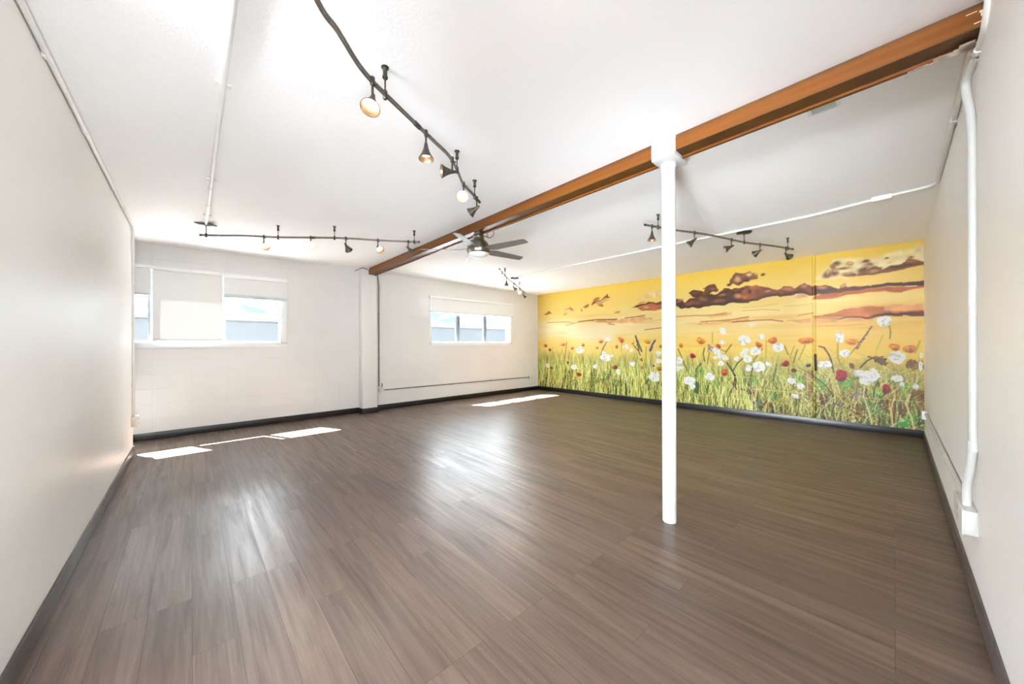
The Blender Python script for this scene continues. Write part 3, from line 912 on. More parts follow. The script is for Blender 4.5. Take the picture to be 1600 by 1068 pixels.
# ------------------------------------------------------------------ the painted wall
# strokes of the mural in wall coordinates: s = metres from the window corner, z = height
def paint_mural():
    rs = np.random.RandomState(5)
    L = YN - YS
    cuts = [np.arange(0, 2.6, 0.0125), np.arange(2.6, 4.6, 0.0095), np.arange(4.6, L, 0.0066), np.array([L])]
    S = np.concatenate(cuts)
    Z = np.arange(0.10, EAVE + 0.0001, 0.0080)
    Z[-1] = EAVE
    ns, nz = len(S), len(Z)
    gs, gz = np.meshgrid(S, Z, indexing='ij')
    img = np.zeros((ns, nz, 3))

    def c3(c):
        return np.array(c, float)

    def interp(z, stops):
        zs = [a for a, _ in stops]
        return np.stack([np.interp(z, zs, [c[k] for _, c in stops]) for k in range(3)], -1)

    def vnoise(fs, fz, seed):
        r = np.random.RandomState(seed)
        a = r.rand(64, 64)
        x = (gs * fs) % 63
        y = (gz * fz) % 63
        xi, yi = x.astype(int), y.astype(int)
        xf, yf = x - xi, y - yi
        xf, yf = xf * xf * (3 - 2 * xf), yf * yf * (3 - 2 * yf)
        v = lambda i, j: a[(xi + i) % 64, (yi + j) % 64]
        return (v(0, 0) * (1 - xf) + v(1, 0) * xf) * (1 - yf) + (v(0, 1) * (1 - xf) + v(1, 1) * xf) * yf

    left = interp(gz, [(0.1, (228, 205, 120)), (1.1, (252, 220, 130)), (1.35, (253, 218, 130)), (1.6, (253, 236, 196)), (1.85, (252, 232, 180)), (2.1, (250, 220, 130)), (2.45, (248, 214, 112)), (2.7, (246, 208, 92))])
    mid = interp(gz, [(0.1, (225, 200, 110)), (1.1, (250, 216, 110)), (1.4, (251, 218, 130)), (1.65, (250, 226, 168)), (1.95, (248, 220, 150)), (2.2, (246, 214, 125)), (2.45, (245, 210, 112)), (2.7, (246, 206, 80))])
    right = interp(gz, [(0.1, (222, 190, 100)), (1.1, (248, 208, 95)), (1.35, (248, 208, 112)), (1.6, (245, 208, 130)), (1.95, (246, 216, 140)), (2.2, (243, 205, 120)), (2.45, (245, 208, 95)), (2.7, (246, 205, 72))])
    t = np.clip(gs / 3.5, 0, 1)[..., None]
    u = np.clip((gs - 3.5) / 3.0, 0, 1)[..., None]
    img[:] = (left * (1 - t) + mid * t) * (1 - u) + right * u
    streak = vnoise(1.1, 9.0, 1) * 0.6 + vnoise(2.3, 21.0, 2) * 0.4 - 0.5
    amp = np.interp(gz, [1.0, 1.3, 1.9, 2.2, 2.7], [4, 22, 26, 8, 4])
    img += (streak * amp)[..., None] * np.array([0.5, 1.0, 1.6])
    warm = np.clip(vnoise(0.9, 12, 3) - 0.62, 0, 1) * np.interp(gz, [1.1, 1.3, 1.9, 2.1], [0, 1, 1, 0])
    img += warm[..., None] * np.array([-25, -75, -110])

    def window(s0, s1, z0, z1):
        i0, i1 = np.searchsorted(S, s0), np.searchsorted(S, s1)
        j0, j1 = np.searchsorted(Z, z0), np.searchsorted(Z, z1)
        if i1 <= i0:
            i1 = min(i0 + 1, ns)
        if j1 <= j0:
            j1 = min(j0 + 1, nz)
        return slice(max(i0, 0), min(i1, ns)), slice(max(j0, 0), min(j1, nz))

    def blend(w, a, col):
        if a.size == 0:
            return
        a = np.clip(a, 0, 1)[..., None]
        img[w] = img[w] * (1 - a) + c3(col) * a

    def seg_dist(px, pz, a, b):
        dx, dz = b[0] - a[0], b[1] - a[1]
        q = dx * dx + dz * dz + 1e-12
        k = np.clip(((px - a[0]) * dx + (pz - a[1]) * dz) / q, 0, 1)
        return np.hypot(px - a[0] - k * dx, pz - a[1] - k * dz), k

    def poly(col, soft, pts):
        P = np.array(pts)
        m = soft * 1.5 + 0.01
        w = window(P[:, 0].min() - m, P[:, 0].max() + m, P[:, 1].min() - m, P[:, 1].max() + m)
        px, pz = gs[w], gz[w]
        if px.size == 0:
            return
        wa = max(min(soft, 0.05) * 2.2, 0.05) * (soft < 0.1)
        px = px + (vn1[w] - 0.5) * wa * 1.3 + (vn4[w] - 0.5) * 0.03
        pz = pz + (vn2[w] - 0.5) * wa * (0.9 if soft < 0.015 else 0.45) + (vn3[w] - 0.5) * 0.02
        ins = np.zeros(px.shape, bool)
        d = np.full(px.shape, 9.0)
        for i in range(len(P)):
            a, b = P[i], P[(i + 1) % len(P)]
            cond = (a[1] > pz) != (b[1] > pz)
            xi = a[0] + (pz - a[1]) / (b[1] - a[1] + 1e-12) * (b[0] - a[0])
            ins ^= cond & (px < xi)
            d = np.minimum(d, seg_dist(px, pz, a, b)[0])
        sd = np.where(ins, d, -d)
        al = np.clip(sd / soft + 0.5, 0, 1)
        sh = 0.88 + 0.24 * vn3[w]
        if soft < 0.0125:
            rel = (pz - P[:, 1].min()) / (np.ptp(P[:, 1]) + 1e-6)
            sh = sh * (0.62 + 0.46 * rel) * (0.8 + 0.5 * vn2[w])
        if soft >= 0.1:
            sh = np.ones_like(sh)
        col = c3(col)[None, None] * sh[..., None]
        a = al[..., None] * 0.95
        img[w] = img[w] * (1 - a) + col * a

    def line(col, wd, pts, taper=True):
        n = len(pts)
        for i in range(n - 1):
            a, b = pts[i], pts[i + 1]
            m = wd + 0.02
            w = window(min(a[0], b[0]) - m, max(a[0], b[0]) + m, min(a[1], b[1]) - m, max(a[1], b[1]) + m)
            if gs[w].size == 0:
                continue
            d, k = seg_dist(gs[w], gz[w], a, b)
            hw = wd / 2
            blend(w, (hw - d) / 0.008 + 0.5, col)

    def ell(col, cs, cz, a, b, soft=0.35, op=1.0):
        w = window(cs - a * 1.8, cs + a * 1.8, cz - b * 1.8, cz + b * 1.8)
        px = gs[w] + (vn1[w] - 0.5) * a * 0.9
        pz = gz[w] + (vn2[w] - 0.5) * b * 0.9
        q = np.hypot((px - cs) / max(a, 0.004), (pz - cz) / max(b, 0.004))
        q = q + (vn3[w] - 0.5) * 0.35
        if soft > 0.5:
            blend(w, np.clip((1.25 - q) / soft, 0, 1) ** 1.3 * op, col)
        else:
            blend(w, (1 - q) / soft * op + 0.4 * op * (q < 1), col)

    vn1, vn2, vn3, vn4 = vnoise(9, 9, 21), vnoise(9, 9, 22), vnoise(14, 14, 23), vnoise(27, 27, 24)

    def blades(n, ground=True):
        # meadow ground colour
        top = 1.16 + 0.10 * (vnoise(2.0, 0.01, 7) - 0.5)
        a = np.clip((top - gz) / 0.40, 0, 1) ** 1.1 * 0.92
        lowl = interp(gz, [(0.1, (120, 118, 78)), (0.45, (160, 162, 98)), (0.8, (204, 196, 112)), (1.1, (232, 212, 122))])
        lowr = interp(gz, [(0.1, (104, 92, 62)), (0.45, (146, 128, 82)), (0.8, (190, 170, 96)), (1.1, (228, 196, 96))])
        f = np.clip((gs - 4.6) / 2.0, 0, 1)[..., None]
        base = lowl * (1 - f) + lowr * f
        base = base * (0.62 + 0.45 * vnoise(7, 2.0, 8))[..., None]
        if ground:
            img[:] = img * (1 - a[..., None]) + base * a[..., None]
        pal_l = [((238, 230, 160), 30), ((214, 212, 130), 26), ((164, 180, 104), 24), ((104, 128, 68), 20), ((60, 66, 38), 20), ((246, 240, 200), 9), ((196, 170, 110), 8)]
        pal_r = [((236, 222, 160), 26), ((204, 196, 120), 18), ((130, 156, 92), 17), ((80, 106, 56), 15), ((58, 46, 30), 22), ((242, 232, 196), 13), ((160, 118, 70), 15)]
        items = []
        for _ in range(n):
            s = rs.rand() * L
            z0 = 0.04 + rs.rand() ** 1.25 * 0.72
            items.append((z0, s))
        items.sort(reverse=True)
        for z0, s in items:
            fr = np.clip((s - 4.4) / 2.2, 0, 1)
            pal = pal_r if rs.rand() < fr else pal_l
            ws = np.array([p[1] for p in pal], float)
            col = c3(pal[rs.choice(len(pal), p=ws / ws.sum())][0])
            if z0 > 0.5 and col.sum() < 260:
                col = c3((150, 165, 90))
            col = np.clip(col + rs.randn() * 9, 0, 255)
            wd = np.interp(s, [0, 2.5, 5, 7.2], [0.026, 0.020, 0.013, 0.010]) * (0.6 + 0.8 * rs.rand())
            ln = 0.14 + 0.36 * rs.rand()
            lean = rs.randn() * 0.085 * (1 + fr)
            if fr > 0.5 and rs.rand() < 0.25:
                lean *= 2.4
            p0 = (s, z0)
            p2 = (s + lean, z0 + ln)
            p1 = (s + lean * 0.2 + rs.randn() * 0.01, z0 + ln * 0.6)
            pts = [((1 - q) ** 2 * p0[0] + 2 * q * (1 - q) * p1[0] + q * q * p2[0], (1 - q) ** 2 * p0[1] + 2 * q * (1 - q) * p1[1] + q * q * p2[1]) for q in (0, 0.35, 0.7, 1)]
            m = wd + 0.01
            xs = [p[0] for p in pts]
            w = window(min(xs) - m, max(xs) + m, z0 - m, z0 + ln + m)
            px, pz = gs[w], gz[w]
            if px.size == 0:
                continue
            al = np.zeros(px.shape)
            for i in range(3):
                d, k = seg_dist(px, pz, pts[i], pts[i + 1])
                hw = wd / 2 * (1 - 0.28 * (i + k))
                al = np.maximum(al, np.clip((hw - d) / 0.008 + 0.5, 0, 1))
            blend(w, al * (0.85 if z0 < 0.6 else 0.6), col)

    def daisy(cs, cz, a, b, pale):
        op = 1.0 - pale
        n = 11
        for k in range(n):
            t = 2 * PI * k / n + rs.rand() * 0.5
            r = 0.55 + 0.12 * rs.rand()
            g = 236 + rs.rand() * 19
            col = (g, g, g - 6) if rs.rand() > 0.16 else (196, 204, 206)
            ell(col, cs + a * r * math.cos(t), cz + b * r * math.sin(t), a * 0.36, b * 0.34, 0.3, op)
        ell((250, 249, 240), cs, cz, a * 0.55, b * 0.5, 0.3, op)
        if pale < 0.2:
            for k in range(5):
                ell((198, 203, 198), cs + a * 0.6 * (rs.rand() - 0.5), cz + b * (rs.rand() - 0.6), a * 0.16, b * 0.14, 0.3, 0.6)

    def poppy(col, cs, cz, a, b):
        c = c3(col)
        ell(c, cs, cz, a, b, 0.25)
        ell(c * 0.72, cs + a * 0.1, cz - b * 0.45, a * 0.7, b * 0.4, 0.5, 0.7)
        ell(np.minimum(c * 1.14 + 8, 255), cs - a * 0.25, cz + b * 0.3, a * 0.5, b * 0.4, 0.5, 0.8)
        for k in range(3):
            ell(c * 0.6, cs + a * (rs.rand() - 0.5), cz + b * (rs.rand() - 0.5), a * 0.18, b * 0.16, 0.4, 0.6)

    ops = list(MURAL_OPS)
    gi = [i for i, o in enumerate(ops) if o[0] == 'grass'][0]
    patches = [o for o in ops[gi:] if o[0] == 'e' and o[2][3] > 0.045 and o[2][1] < 1.05]
    for op in ops:
        if op[0] == 'p':
            poly(op[1], op[2], op[3])
        elif op[0] == 'l':
            line(op[1], op[2], op[3])
        elif op[0] == 'e' and op not in patches:
            ell(op[1], *op[2], soft=0.85 if op[2][1] > 1.4 else 0.35)
        elif op[0] == 'grass':
            blades(5200)
            for o in patches:
                c, (es, ez, ea, eb) = o[1], o[2]
                for _ in range(9):
                    ln = eb * (0.7 + 0.8 * rs.rand())
                    s0, z0 = es + ea * rs.randn() * 0.5, ez - eb * rs.rand()
                    cc = np.clip(c3(c) + rs.randn() * 12, 0, 255)
                    line(cc, 0.028, [(s0, z0), (s0 + rs.randn() * 0.02, z0 + ln * 0.6), (s0 + rs.randn() * 0.05, z0 + ln)])
            blades(1300, False)
        elif op[0] == 'w':
            daisy(*op[2], op[1])
        elif op[0] == 'f':
            poppy(op[1], *op[2])
    # pale paint caught in the block joints of the meadow
    for k in range(14):
        z = 0.09 + 0.2 * k
        w = window(0, L, z - 0.012, z + 0.012)
        br = np.clip(vnoise(3.0, 0.01, 40 + k)[w] * 2.2 - 0.8, 0, 1)
        fz = np.interp(z, [0.0, 1.0, 1.3, 3.0], [0.75, 0.7, 0.18, 0.1])
        fs = np.interp(gs[w], [0, 4, 7], [0.5, 0.7, 1.0])
        blend(w, np.clip((0.005 - abs(gz[w] - z)) / 0.006 + 0.5, 0, 1) * br * fz * fs, (246, 232, 170))
        for j in range(19):
            s = j * 0.4 + (0.2 if k % 2 else 0.0) + 0.05
            w = window(s - 0.012, s + 0.012, z, z + 0.2)
            blend(w, np.clip((0.004 - abs(gs[w] - s)) / 0.006 + 0.5, 0, 1) * fz * 0.5, (246, 232, 170))
    img = np.clip(img, 0, 255) / 255.0
    cz = np.clip((1.05 - gz) / 0.4, 0, 1)[..., None]
    img = np.clip(img * (1 - cz) + ((img - 0.55) * 1.3 + 0.54) * cz, 0, 1)
    white = img.min(-1) ** 2
    linear = np.where(img <= 0.04045, img / 12.92, ((img + 0.055) / 1.055) ** 2.4)

    # geometry: one skin of paint over the blocks, with the covered pipe standing out as a rib
    depth = np.full((ns, nz), 0.004)
    rib_s = YN - 0.865
    d = abs(gs - rib_s)
    depth += 0.017 * np.sqrt(np.clip(1 - (d / 0.02) ** 2, 0, 1))
    for k in range(14):
        depth -= 0.0012 * np.clip(1 - abs(gz - (0.09 + 0.2 * k)) / 0.008, 0, 1)
    co = np.stack([XE - depth, YN - gs, gz], -1).reshape(-1, 3)
    idx = np.arange(ns * nz).reshape(ns, nz)
    quads = np.stack([idx[:-1, :-1], idx[:-1, 1:], idx[1:, 1:], idx[1:, :-1]], -1).reshape(-1, 4)
    me = bpy.data.meshes.new('mural')
    me.vertices.add(len(co))
    me.vertices.foreach_set('co', co.astype(np.float32).ravel())
    nq = len(quads)
    me.loops.add(nq * 4)
    me.loops.foreach_set('vertex_index', quads.astype(np.int32).ravel())
    me.polygons.add(nq)
    me.polygons.foreach_set('loop_start', np.arange(0, nq * 4, 4, dtype=np.int32))
    me.polygons.foreach_set('use_smooth', np.ones(nq, bool))
    me.update(calc_edges=True)
    at = me.color_attributes.new('paint', 'FLOAT_COLOR', 'POINT')
    rgba = np.ones((ns * nz, 4), np.float32)
    tint = np.stack([np.full_like(white, 0.60), np.full_like(white, 0.585), 0.46 + 0.12 * white], -1)
    rgba[:, :3] = (linear * tint).reshape(-1, 3)
    at.data.foreach_set('color', rgba.ravel())
    m, nt, b = mat('mural_paint', (240, 210, 120), 0.5, 0, 0.35)
    ca = nd(nt, 'ShaderNodeVertexColor', layer_name='paint')
    nt.links.new(ca.outputs['Color'], b.inputs['Base Color'])
    noise_bump(nt, b, 40, 0.1, 0.002)
    me.materials.append(m)
    o = bpy.data.objects.new('mural', me)
    COL.objects.link(o)
    tag(o, 'hand painted mural of a wildflower meadow under brown clouds in a yellow sunset sky', 'mural', kind='thing')
    return o


paint_mural()


# ------------------------------------------------------------------ room shell
def struct(name, o, label, cat):
    o.name = name
    return tag(o, label, cat, kind='structure')


bm = BM()
box(bm, (-12, -12, -0.12), (XE + 0.2, YN + 0.2, 0))
struct('floor', obj('floor', bm, M['floor']), 'grey brown wood plank floor running across the whole room', 'floor')

bm = BM()
xs = [-12, XW, XR, XE + 0.2]
zs = [EAVE, EAVE, PEAK, EAVE - (PEAK - EAVE) * 0.2 / (XE - XR)]
pts = []
for x, z in zip(xs, zs):
    pts.append([bm.verts.new((x, -12, z)), bm.verts.new((x, YN + 0.2, z)), bm.verts.new((x, -12, z + 0.15)), bm.verts.new((x, YN + 0.2, z + 0.15))])
for a, c in zip(pts, pts[1:]):
    bm.faces.new((a[0], a[1], c[1], c[0]))
    bm.faces.new((a[2], c[2], c[3], a[3]))
    bm.faces.new((a[0], c[0], c[2], a[2]))
    bm.faces.new((a[1], a[3], c[3], c[1]))
bm.faces.new((pts[0][0], pts[0][2], pts[0][3], pts[0][1]))
bm.faces.new((pts[-1][0], pts[-1][1], pts[-1][3], pts[-1][2]))
struct('ceiling', obj('ceiling', bm, M['ceiling']), 'white stippled ceiling over the whole room', 'ceiling')

# window wall with its two openings
W1 = (-1.05, 1.12, 1.325, 2.34)
W2 = (3.895, 6.285, 1.325, 2.33)
bm = BM()
y0, y1 = YN, YN + 0.2
T = 2.72
box(bm, (-3.3, y0, 0), (W1[0], y1, T))
box(bm, (W1[0], y0, 0), (W1[1], y1, W1[2]))
box(bm, (W1[0], y0, W1[3]), (W1[1], y1, T))
box(bm, (W1[1], y0, 0), (W2[0], y1, T + 0.04))
box(bm, (W2[0], y0, 0), (W2[1], y1, W2[2]))
box(bm, (W2[0], y0, W2[3]), (W2[1], y1, T + 0.02))
box(bm, (W2[1], y0, 0), (XE + 0.2, y1, T))
struct('wall_north', obj('wall_north', bm, M['block_white']), 'white painted block wall with the two window groups', 'wall')
PX0, PX1, PY = 2.362, 2.642, YN - 0.2
struct('wall_pilaster', boxo('wall_pilaster', (PX0, PY, 0), (PX1, YN, 2.755), M['block_pilaster'], None, 0.012),
       'white block pilaster carrying the beam end between the two windows', 'pilaster')
struct('wall_east', boxo('wall_east', (XE, YS - 0.12, 0), (XE + 0.2, YN + 0.2, 2.71), M['block_white']), 'block wall carrying the mural', 'wall')
struct('wall_south', boxo('wall_south', (1.6, YS - 0.12, 0), (XE, YS, 2.76), M['wall_bright']), 'smooth white wall along the right of the room', 'wall')
struct('wall_west', boxo('wall_west', (XW - 0.12, 1.95, 0), (XW, WEST_END, 2.71), M['wall_paint']), 'satin white wall along the left ending before the windows', 'wall')
# unseen bay behind the camera and left wall, enlarged for the fill lights
bm = BM()
box(bm, (-12.12, -12, 0), (-12, 2.5, 2.72))
box(bm, (-3.42, 2.4, 0), (-3.3, YN + 0.2, 2.72))
struct('wall_bay', obj('wall_bay', bm, M['wall_bright']), 'unseen white wall of the added bay behind the left wall', 'wall')
bm = BM()
box(bm, (-12, -12.12, 0), (1.72, -12, 2.75))
box(bm, (1.6, -12, 0), (1.72, YS - 0.12, 2.75))
box(bm, (-12, 2.4, 0), (XW - 0.12, 2.5, 2.75))   # added unseen partition, keeps the fill light out of the alcove
struct('wall_back', obj('wall_back', bm, M['wall_bright']), 'unseen white wall of the added bay behind the viewer, with a light blocking partition', 'wall')

# flush painted board on the right wall
bm = BM()
box(bm, (1.62, YS, 0.40), (2.715, YS + 0.012, 2.735), 0.003)
struct('trim_1', obj('trim_1', bm, M['wall_bright']), 'thin white board fixed over the near end of the right wall', 'wall board')

# baseboards
BH, BT = 0.10, 0.012
bm = BM()
box(bm, (-3.3, YN - BT, 0), (PX0 - BT, YN, BH), 0.003)
box(bm, (PX0 - BT, PY - BT, 0), (PX1 + BT, PY, BH), 0.003)
box(bm, (PX0 - BT, PY - BT, 0), (PX0, YN, BH), 0.003)
box(bm, (PX1, PY - BT, 0), (PX1 + BT, YN, BH), 0.003)
box(bm, (PX1 + BT, YN - BT, 0), (XE, YN, BH), 0.003)
struct('baseboard_north', obj('baseboard_north', bm, M['base_black'], None, 30), 'black baseboard under the windows and round the pilaster', 'baseboard')
bm = BM()
box(bm, (XE - 0.016, YS, 0), (XE, YN, 0.105), 0.003)
struct('baseboard_east', obj('baseboard_east', bm, M['base_black'], None, 30), 'black baseboard under the mural', 'baseboard')
bm = BM()
box(bm, (1.6, YS, 0), (XE - 0.016, YS + BT, BH), 0.003)
struct('baseboard_south', obj('baseboard_south', bm, M['base_sheen'], None, 30), 'dark grey baseboard along the right wall', 'baseboard')
bm = BM()
box(bm, (XW, 1.95, 0), (XW + BT, WEST_END + BT, BH), 0.003)
box(bm, (XW - 0.12, WEST_END, 0), (XW, WEST_END + BT, BH), 0.003)
struct('baseboard_west', obj('baseboard_west', bm, M['base_sheen'], None, 30), 'black baseboard along the left wall, its reflection coloured in as grey', 'baseboard')


# ------------------------------------------------------------------ windows
def window(name, W, x_out, z_bot, z_top, panes, mull, label):
    e = thing(name, label, 'window', (0, 0, 0), None, 'structure')
    x0, x1, za, zb = W
    bm = BM()
    yi = YN - 0.022
    yo = YN + 0.09
    a, c = x_out
    box(bm, (a, yi, z_bot), (c, YN, za + 0.02), 0.004)          # sill board
    box(bm, (a, yi, zb - 0.02), (c, YN, z_top), 0.004)          # head
    box(bm, (a, yi, za), (x0 + 0.02, YN, zb), 0.004)
    box(bm, (x1 - 0.025, yi, za), (c, YN, zb), 0.004)
    # reveal liners
    box(bm, (x0, YN, za), (x1, yo, za + 0.02))
    box(bm, (x0, YN, zb - 0.012), (x1, yo, zb))
    box(bm, (x0, YN, za + 0.02), (x0 + 0.02, yo, zb - 0.012))
    box(bm, (x1 - 0.025, YN, za + 0.02), (x1, yo, zb - 0.012))
    obj('window_frame', bm, M['frame_white'], e, 30)
    for u, v in mull:
        boxo('mullion', (u, YN + 0.036, za + 0.02), (v, YN + 0.078, zb - 0.012), M['vinyl_grey'], e, 0.004)
    for u, v in panes:
        bm = BM()
        s = 0.018
        yb, yf = YN + 0.075, YN + 0.045
        lo, hi = za + 0.02, zb - 0.012
        box(bm, (u, yf, lo), (v, yb, lo + s), 0.002)
        box(bm, (u, yf, hi - s), (v, yb, hi), 0.002)
        box(bm, (u, yf, lo + s), (u + s, yb, hi - s), 0.002)
        box(bm, (v - s, yf, lo + s), (v, yb, hi - s), 0.002)
        sash = obj('sash', bm, M['vinyl_grey'], e, 30)
        boxo('pane', (u + s - 0.004, YN + 0.057, lo + s - 0.004), (v - s + 0.004, YN + 0.061, hi - s + 0.004), M['glass'], sash)
    return e


window('window_1', W1, (-1.12, 1.187), 1.262, 2.40, [(-1.03, -0.425), (-0.395, 0.345), (0.375, 1.095)], [(-0.425, -0.395), (0.345, 0.375)],
       'white framed three part window beside the left wall')
window('window_2', W2, (3.865, 6.335), 1.266, 2.36, [(3.915, 4.60), (4.685, 5.412), (5.485, 6.26)], [(4.60, 4.685), (5.412, 5.485)],
       'white framed three part window near the mural')


def blind(label, x0, x1, ztop, zbot, bar=0.022, group='roller blinds on the windows', drop=0.0):
    y = YN - 0.052
    e = thing('roller_blind', label, 'blind', (x0, y, ztop), group)
    bm = BM()
    box(bm, (0, -0.022, -0.045), (x1 - x0, 0.028, 0), 0.006)
    obj('head_rail', bm, M['rail_white'], e, 30)
    bm = BM()
    w = x1 - x0
    nx, nzz = 2, 10
    h = ztop - 0.04 - zbot
    g = [[bm.verts.new((0.001 + (w - 0.002) * i / nx, 0.004 * math.sin(3 * k / nzz), -0.04 - h * k / nzz)) for k in range(nzz + 1)] for i in range(nx + 1)]
    for i in range(nx):
        for k in range(nzz):
            bm.faces.new((g[i][k], g[i + 1][k], g[i + 1][k + 1], g[i][k + 1]))
    obj('fabric', bm, M['fabric'], e, 60)
    bm = BM()
    box(bm, (0.001, -0.009, zbot - ztop - bar * 0.6), (w - 0.001, 0.012, zbot - ztop + bar * 0.4), 0.004)
    obj('bottom_bar', bm, M['bar_grey'], e, 30)
    for xb in (-0.006, w):
        bm = BM()
        box(bm, (xb, -0.024, -0.05), (xb + 0.006, 0.03, 0.006), 0.001)
        obj('end_bracket', bm, M['frame_white'], e)
    return e


blind('white roller blind pulled fully down in the middle of the left window', -0.392, 0.353, 2.385, 1.378, 0.022)
blind('short white roller blind next to the left wall, mostly hidden by it', -1.10, -0.4045, 2.392, 2.0, 0.03)
blind('short white roller blind over the right pane of the left window', 0.3655, 1.188, 2.372, 2.055, 0.055)
blind('long half raised roller blind over the window near the mural', 3.852, 6.365, 2.362, 2.022, 0.02)

# ------------------------------------------------------------------ beam and post
# the beam runs out by a few centimetres over its length, so it is built between two measured ends
def beam_pt(t, x, z):
    """t 0 at the right wall, 1 at the pilaster; x, z offsets from the beam's front bottom edge"""
    y = YS + (PY - YS) * t
    return (2.468 + 0.012 * t + x, y, 2.640 - 0.012 * t + z)


def beam_box(bm, t0, t1, x0, x1, z0, z1, top=False):
    v = []
    for t in (t0, t1):
        for x, z in ((x0, z0), (x1, z0), (x1, z1), (x0, z1)):
            p = list(beam_pt(t, x, z))
            if top and z == z1:
                p[2] = zc(p[0])
            v.append(bm.verts.new(p))
    for q in ((0, 1, 2, 3), (7, 6, 5, 4), (0, 4, 5, 1), (1, 5, 6, 2), (2, 6, 7, 3), (3, 7, 4, 0)):
        bm.faces.new([v[i] for i in q])


def ty(y):
    return (y - YS) / (PY - YS)


S0, S1 = ty(1.018), ty(1.188)
bm = BM()
for a, c in ((0.0, S0), (S1, 1.0)):
    beam_box(bm, a, c, 0.0, 0.105, 0.004, 0.085)
bt = obj('ceiling_beam', bm, M['timber'])
tag(bt, 'orange stained timber beam crossing under the ceiling from right wall to pilaster', 'beam', None, 'thing')
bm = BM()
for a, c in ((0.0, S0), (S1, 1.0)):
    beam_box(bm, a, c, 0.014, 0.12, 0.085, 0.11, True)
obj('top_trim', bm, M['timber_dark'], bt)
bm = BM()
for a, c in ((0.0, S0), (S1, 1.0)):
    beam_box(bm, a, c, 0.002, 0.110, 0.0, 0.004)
obj('soffit_board', bm, M['timber_dark'], bt)  # shade of the underside put into its darker colour
bm = BM()
for a, c in ((0.0, S0), (S1, 1.0)):
    beam_box(bm, a, c, 0.110, 0.132, -0.014, 0.085)
obj('back_board', bm, M['timber'], bt)
bm = BM()
beam_box(bm, S0, S1, -0.003, 0.135, -0.004, 0.11, True)
tag(obj('painted_section', bm, M['post_white'], bt), 'white painted section of the beam above the post')
# smears of white wall paint where the beam meets the right wall
bm = BM()
rr = random.Random(4)
for k in range(16):
    t0 = 0.0005 + 0.028 * rr.random() ** 1.6
    x1 = 0.131
    x0 = x1 - (0.030 - t0) / 0.03 * (0.02 + 0.07 * rr.random())
    if x0 < 0.125:
        beam_box(bm, t0, t0 + 0.004 + 0.004 * rr.random(), x0, x1, -0.0150 if x0 > 0.11 else -0.0150, -0.0142)
tag(obj('paint_smear', bm, M['paint_smear'], bt), 'white paint smears under the beam end')
for (t0, t1, z0, z1) in ((0.001, 0.004, 0.060, 0.068), (0.0022, 0.0035, 0.044, 0.058), (0.002, 0.006, 0.02, 0.024), (0.0048, 0.009, 0.070, 0.0725), (0.0, 0.0015, 0.03, 0.042)):
    bm = BM()
    beam_box(bm, t0, t1, -0.0006, 0.0, z0, z1)
    tag(obj('paint_smear', bm, M['paint_smear'], bt), 'white paint mark on the beam face')

post = thing('support_post', 'round white steel post standing on the floor under the beam', 'post', (2.588, 1.118, 0), None, 'thing')
bm = BM()
lathe(bm, [(0.046, 0.0), (0.048, 0.006), (0.048, 2.605)], seg=40)
obj('shaft', bm, M['post_white'], post, 40)
bm = BM()
lathe(bm, [(0.048, 2.585), (0.055, 2.592), (0.055, 2.612), (0.05, 2.618)], seg=40)
obj('collar', bm, M['post_white'], post, 40)
boxo('cap_plate', (-0.128, -0.097, 2.614), (0.098, 0.067, 2.632), M['post_white'], post, 0.003)

# ------------------------------------------------------------------ ceiling fan under the beam
FX, FY = 2.535, 3.352
fan = thing('ceiling_fan', 'brushed nickel ceiling fan with five grey blades hanging under the beam', 'fan', (FX, FY, 2.637))
def fz(z):
    return z - 2.637
bm = BM()
lathe(bm, [(0.050, fz(2.637)), (0.053, fz(2.630)), (0.053, fz(2.606)), (0.047, fz(2.600))], seg=32)
obj('canopy', bm, M['nickel'], fan, 40)
bm = BM()
lathe(bm, [(0.047, fz(2.602)), (0.068, fz(2.599)), (0.072, fz(2.588)), (0.056, fz(2.582)), (0.052, fz(2.572)), (0.064, fz(2.568)), (0.066, fz(2.557)), (0.054, fz(2.552)), (0.054, fz(2.544))], seg=32)
obj('neck', bm, M['nickel'], fan, 30)
bm = BM()
lathe(bm, [(0.050, fz(2.549)), (0.066, fz(2.543)), (0.094, fz(2.526)), (0.117, fz(2.498)), (0.131, fz(2.466)), (0.137, fz(2.440)), (0.132, fz(2.438))], seg=40)
obj('motor_housing', bm, M['nickel'], fan, 40)
bm = BM()
lathe(bm, [(0.130, fz(2.439)), (0.139, fz(2.436)), (0.139, fz(2.412)), (0.133, fz(2.392)), (0.121, fz(2.382)), (0.114, fz(2.386))], seg=40)
obj('trim_band', bm, M['nickel'], fan, 30)
bm = BM()
lathe(bm, [(0.119, fz(2.386)), (0.115, fz(2.372)), (0.098, fz(2.352)), (0.070, fz(2.337)), (0.036, fz(2.328)), (0.0, fz(2.326))], seg=40, cap=False)
tag(obj('light_bowl', bm, M['globe'], fan, 60), 'white opal glass bowl of the fan')
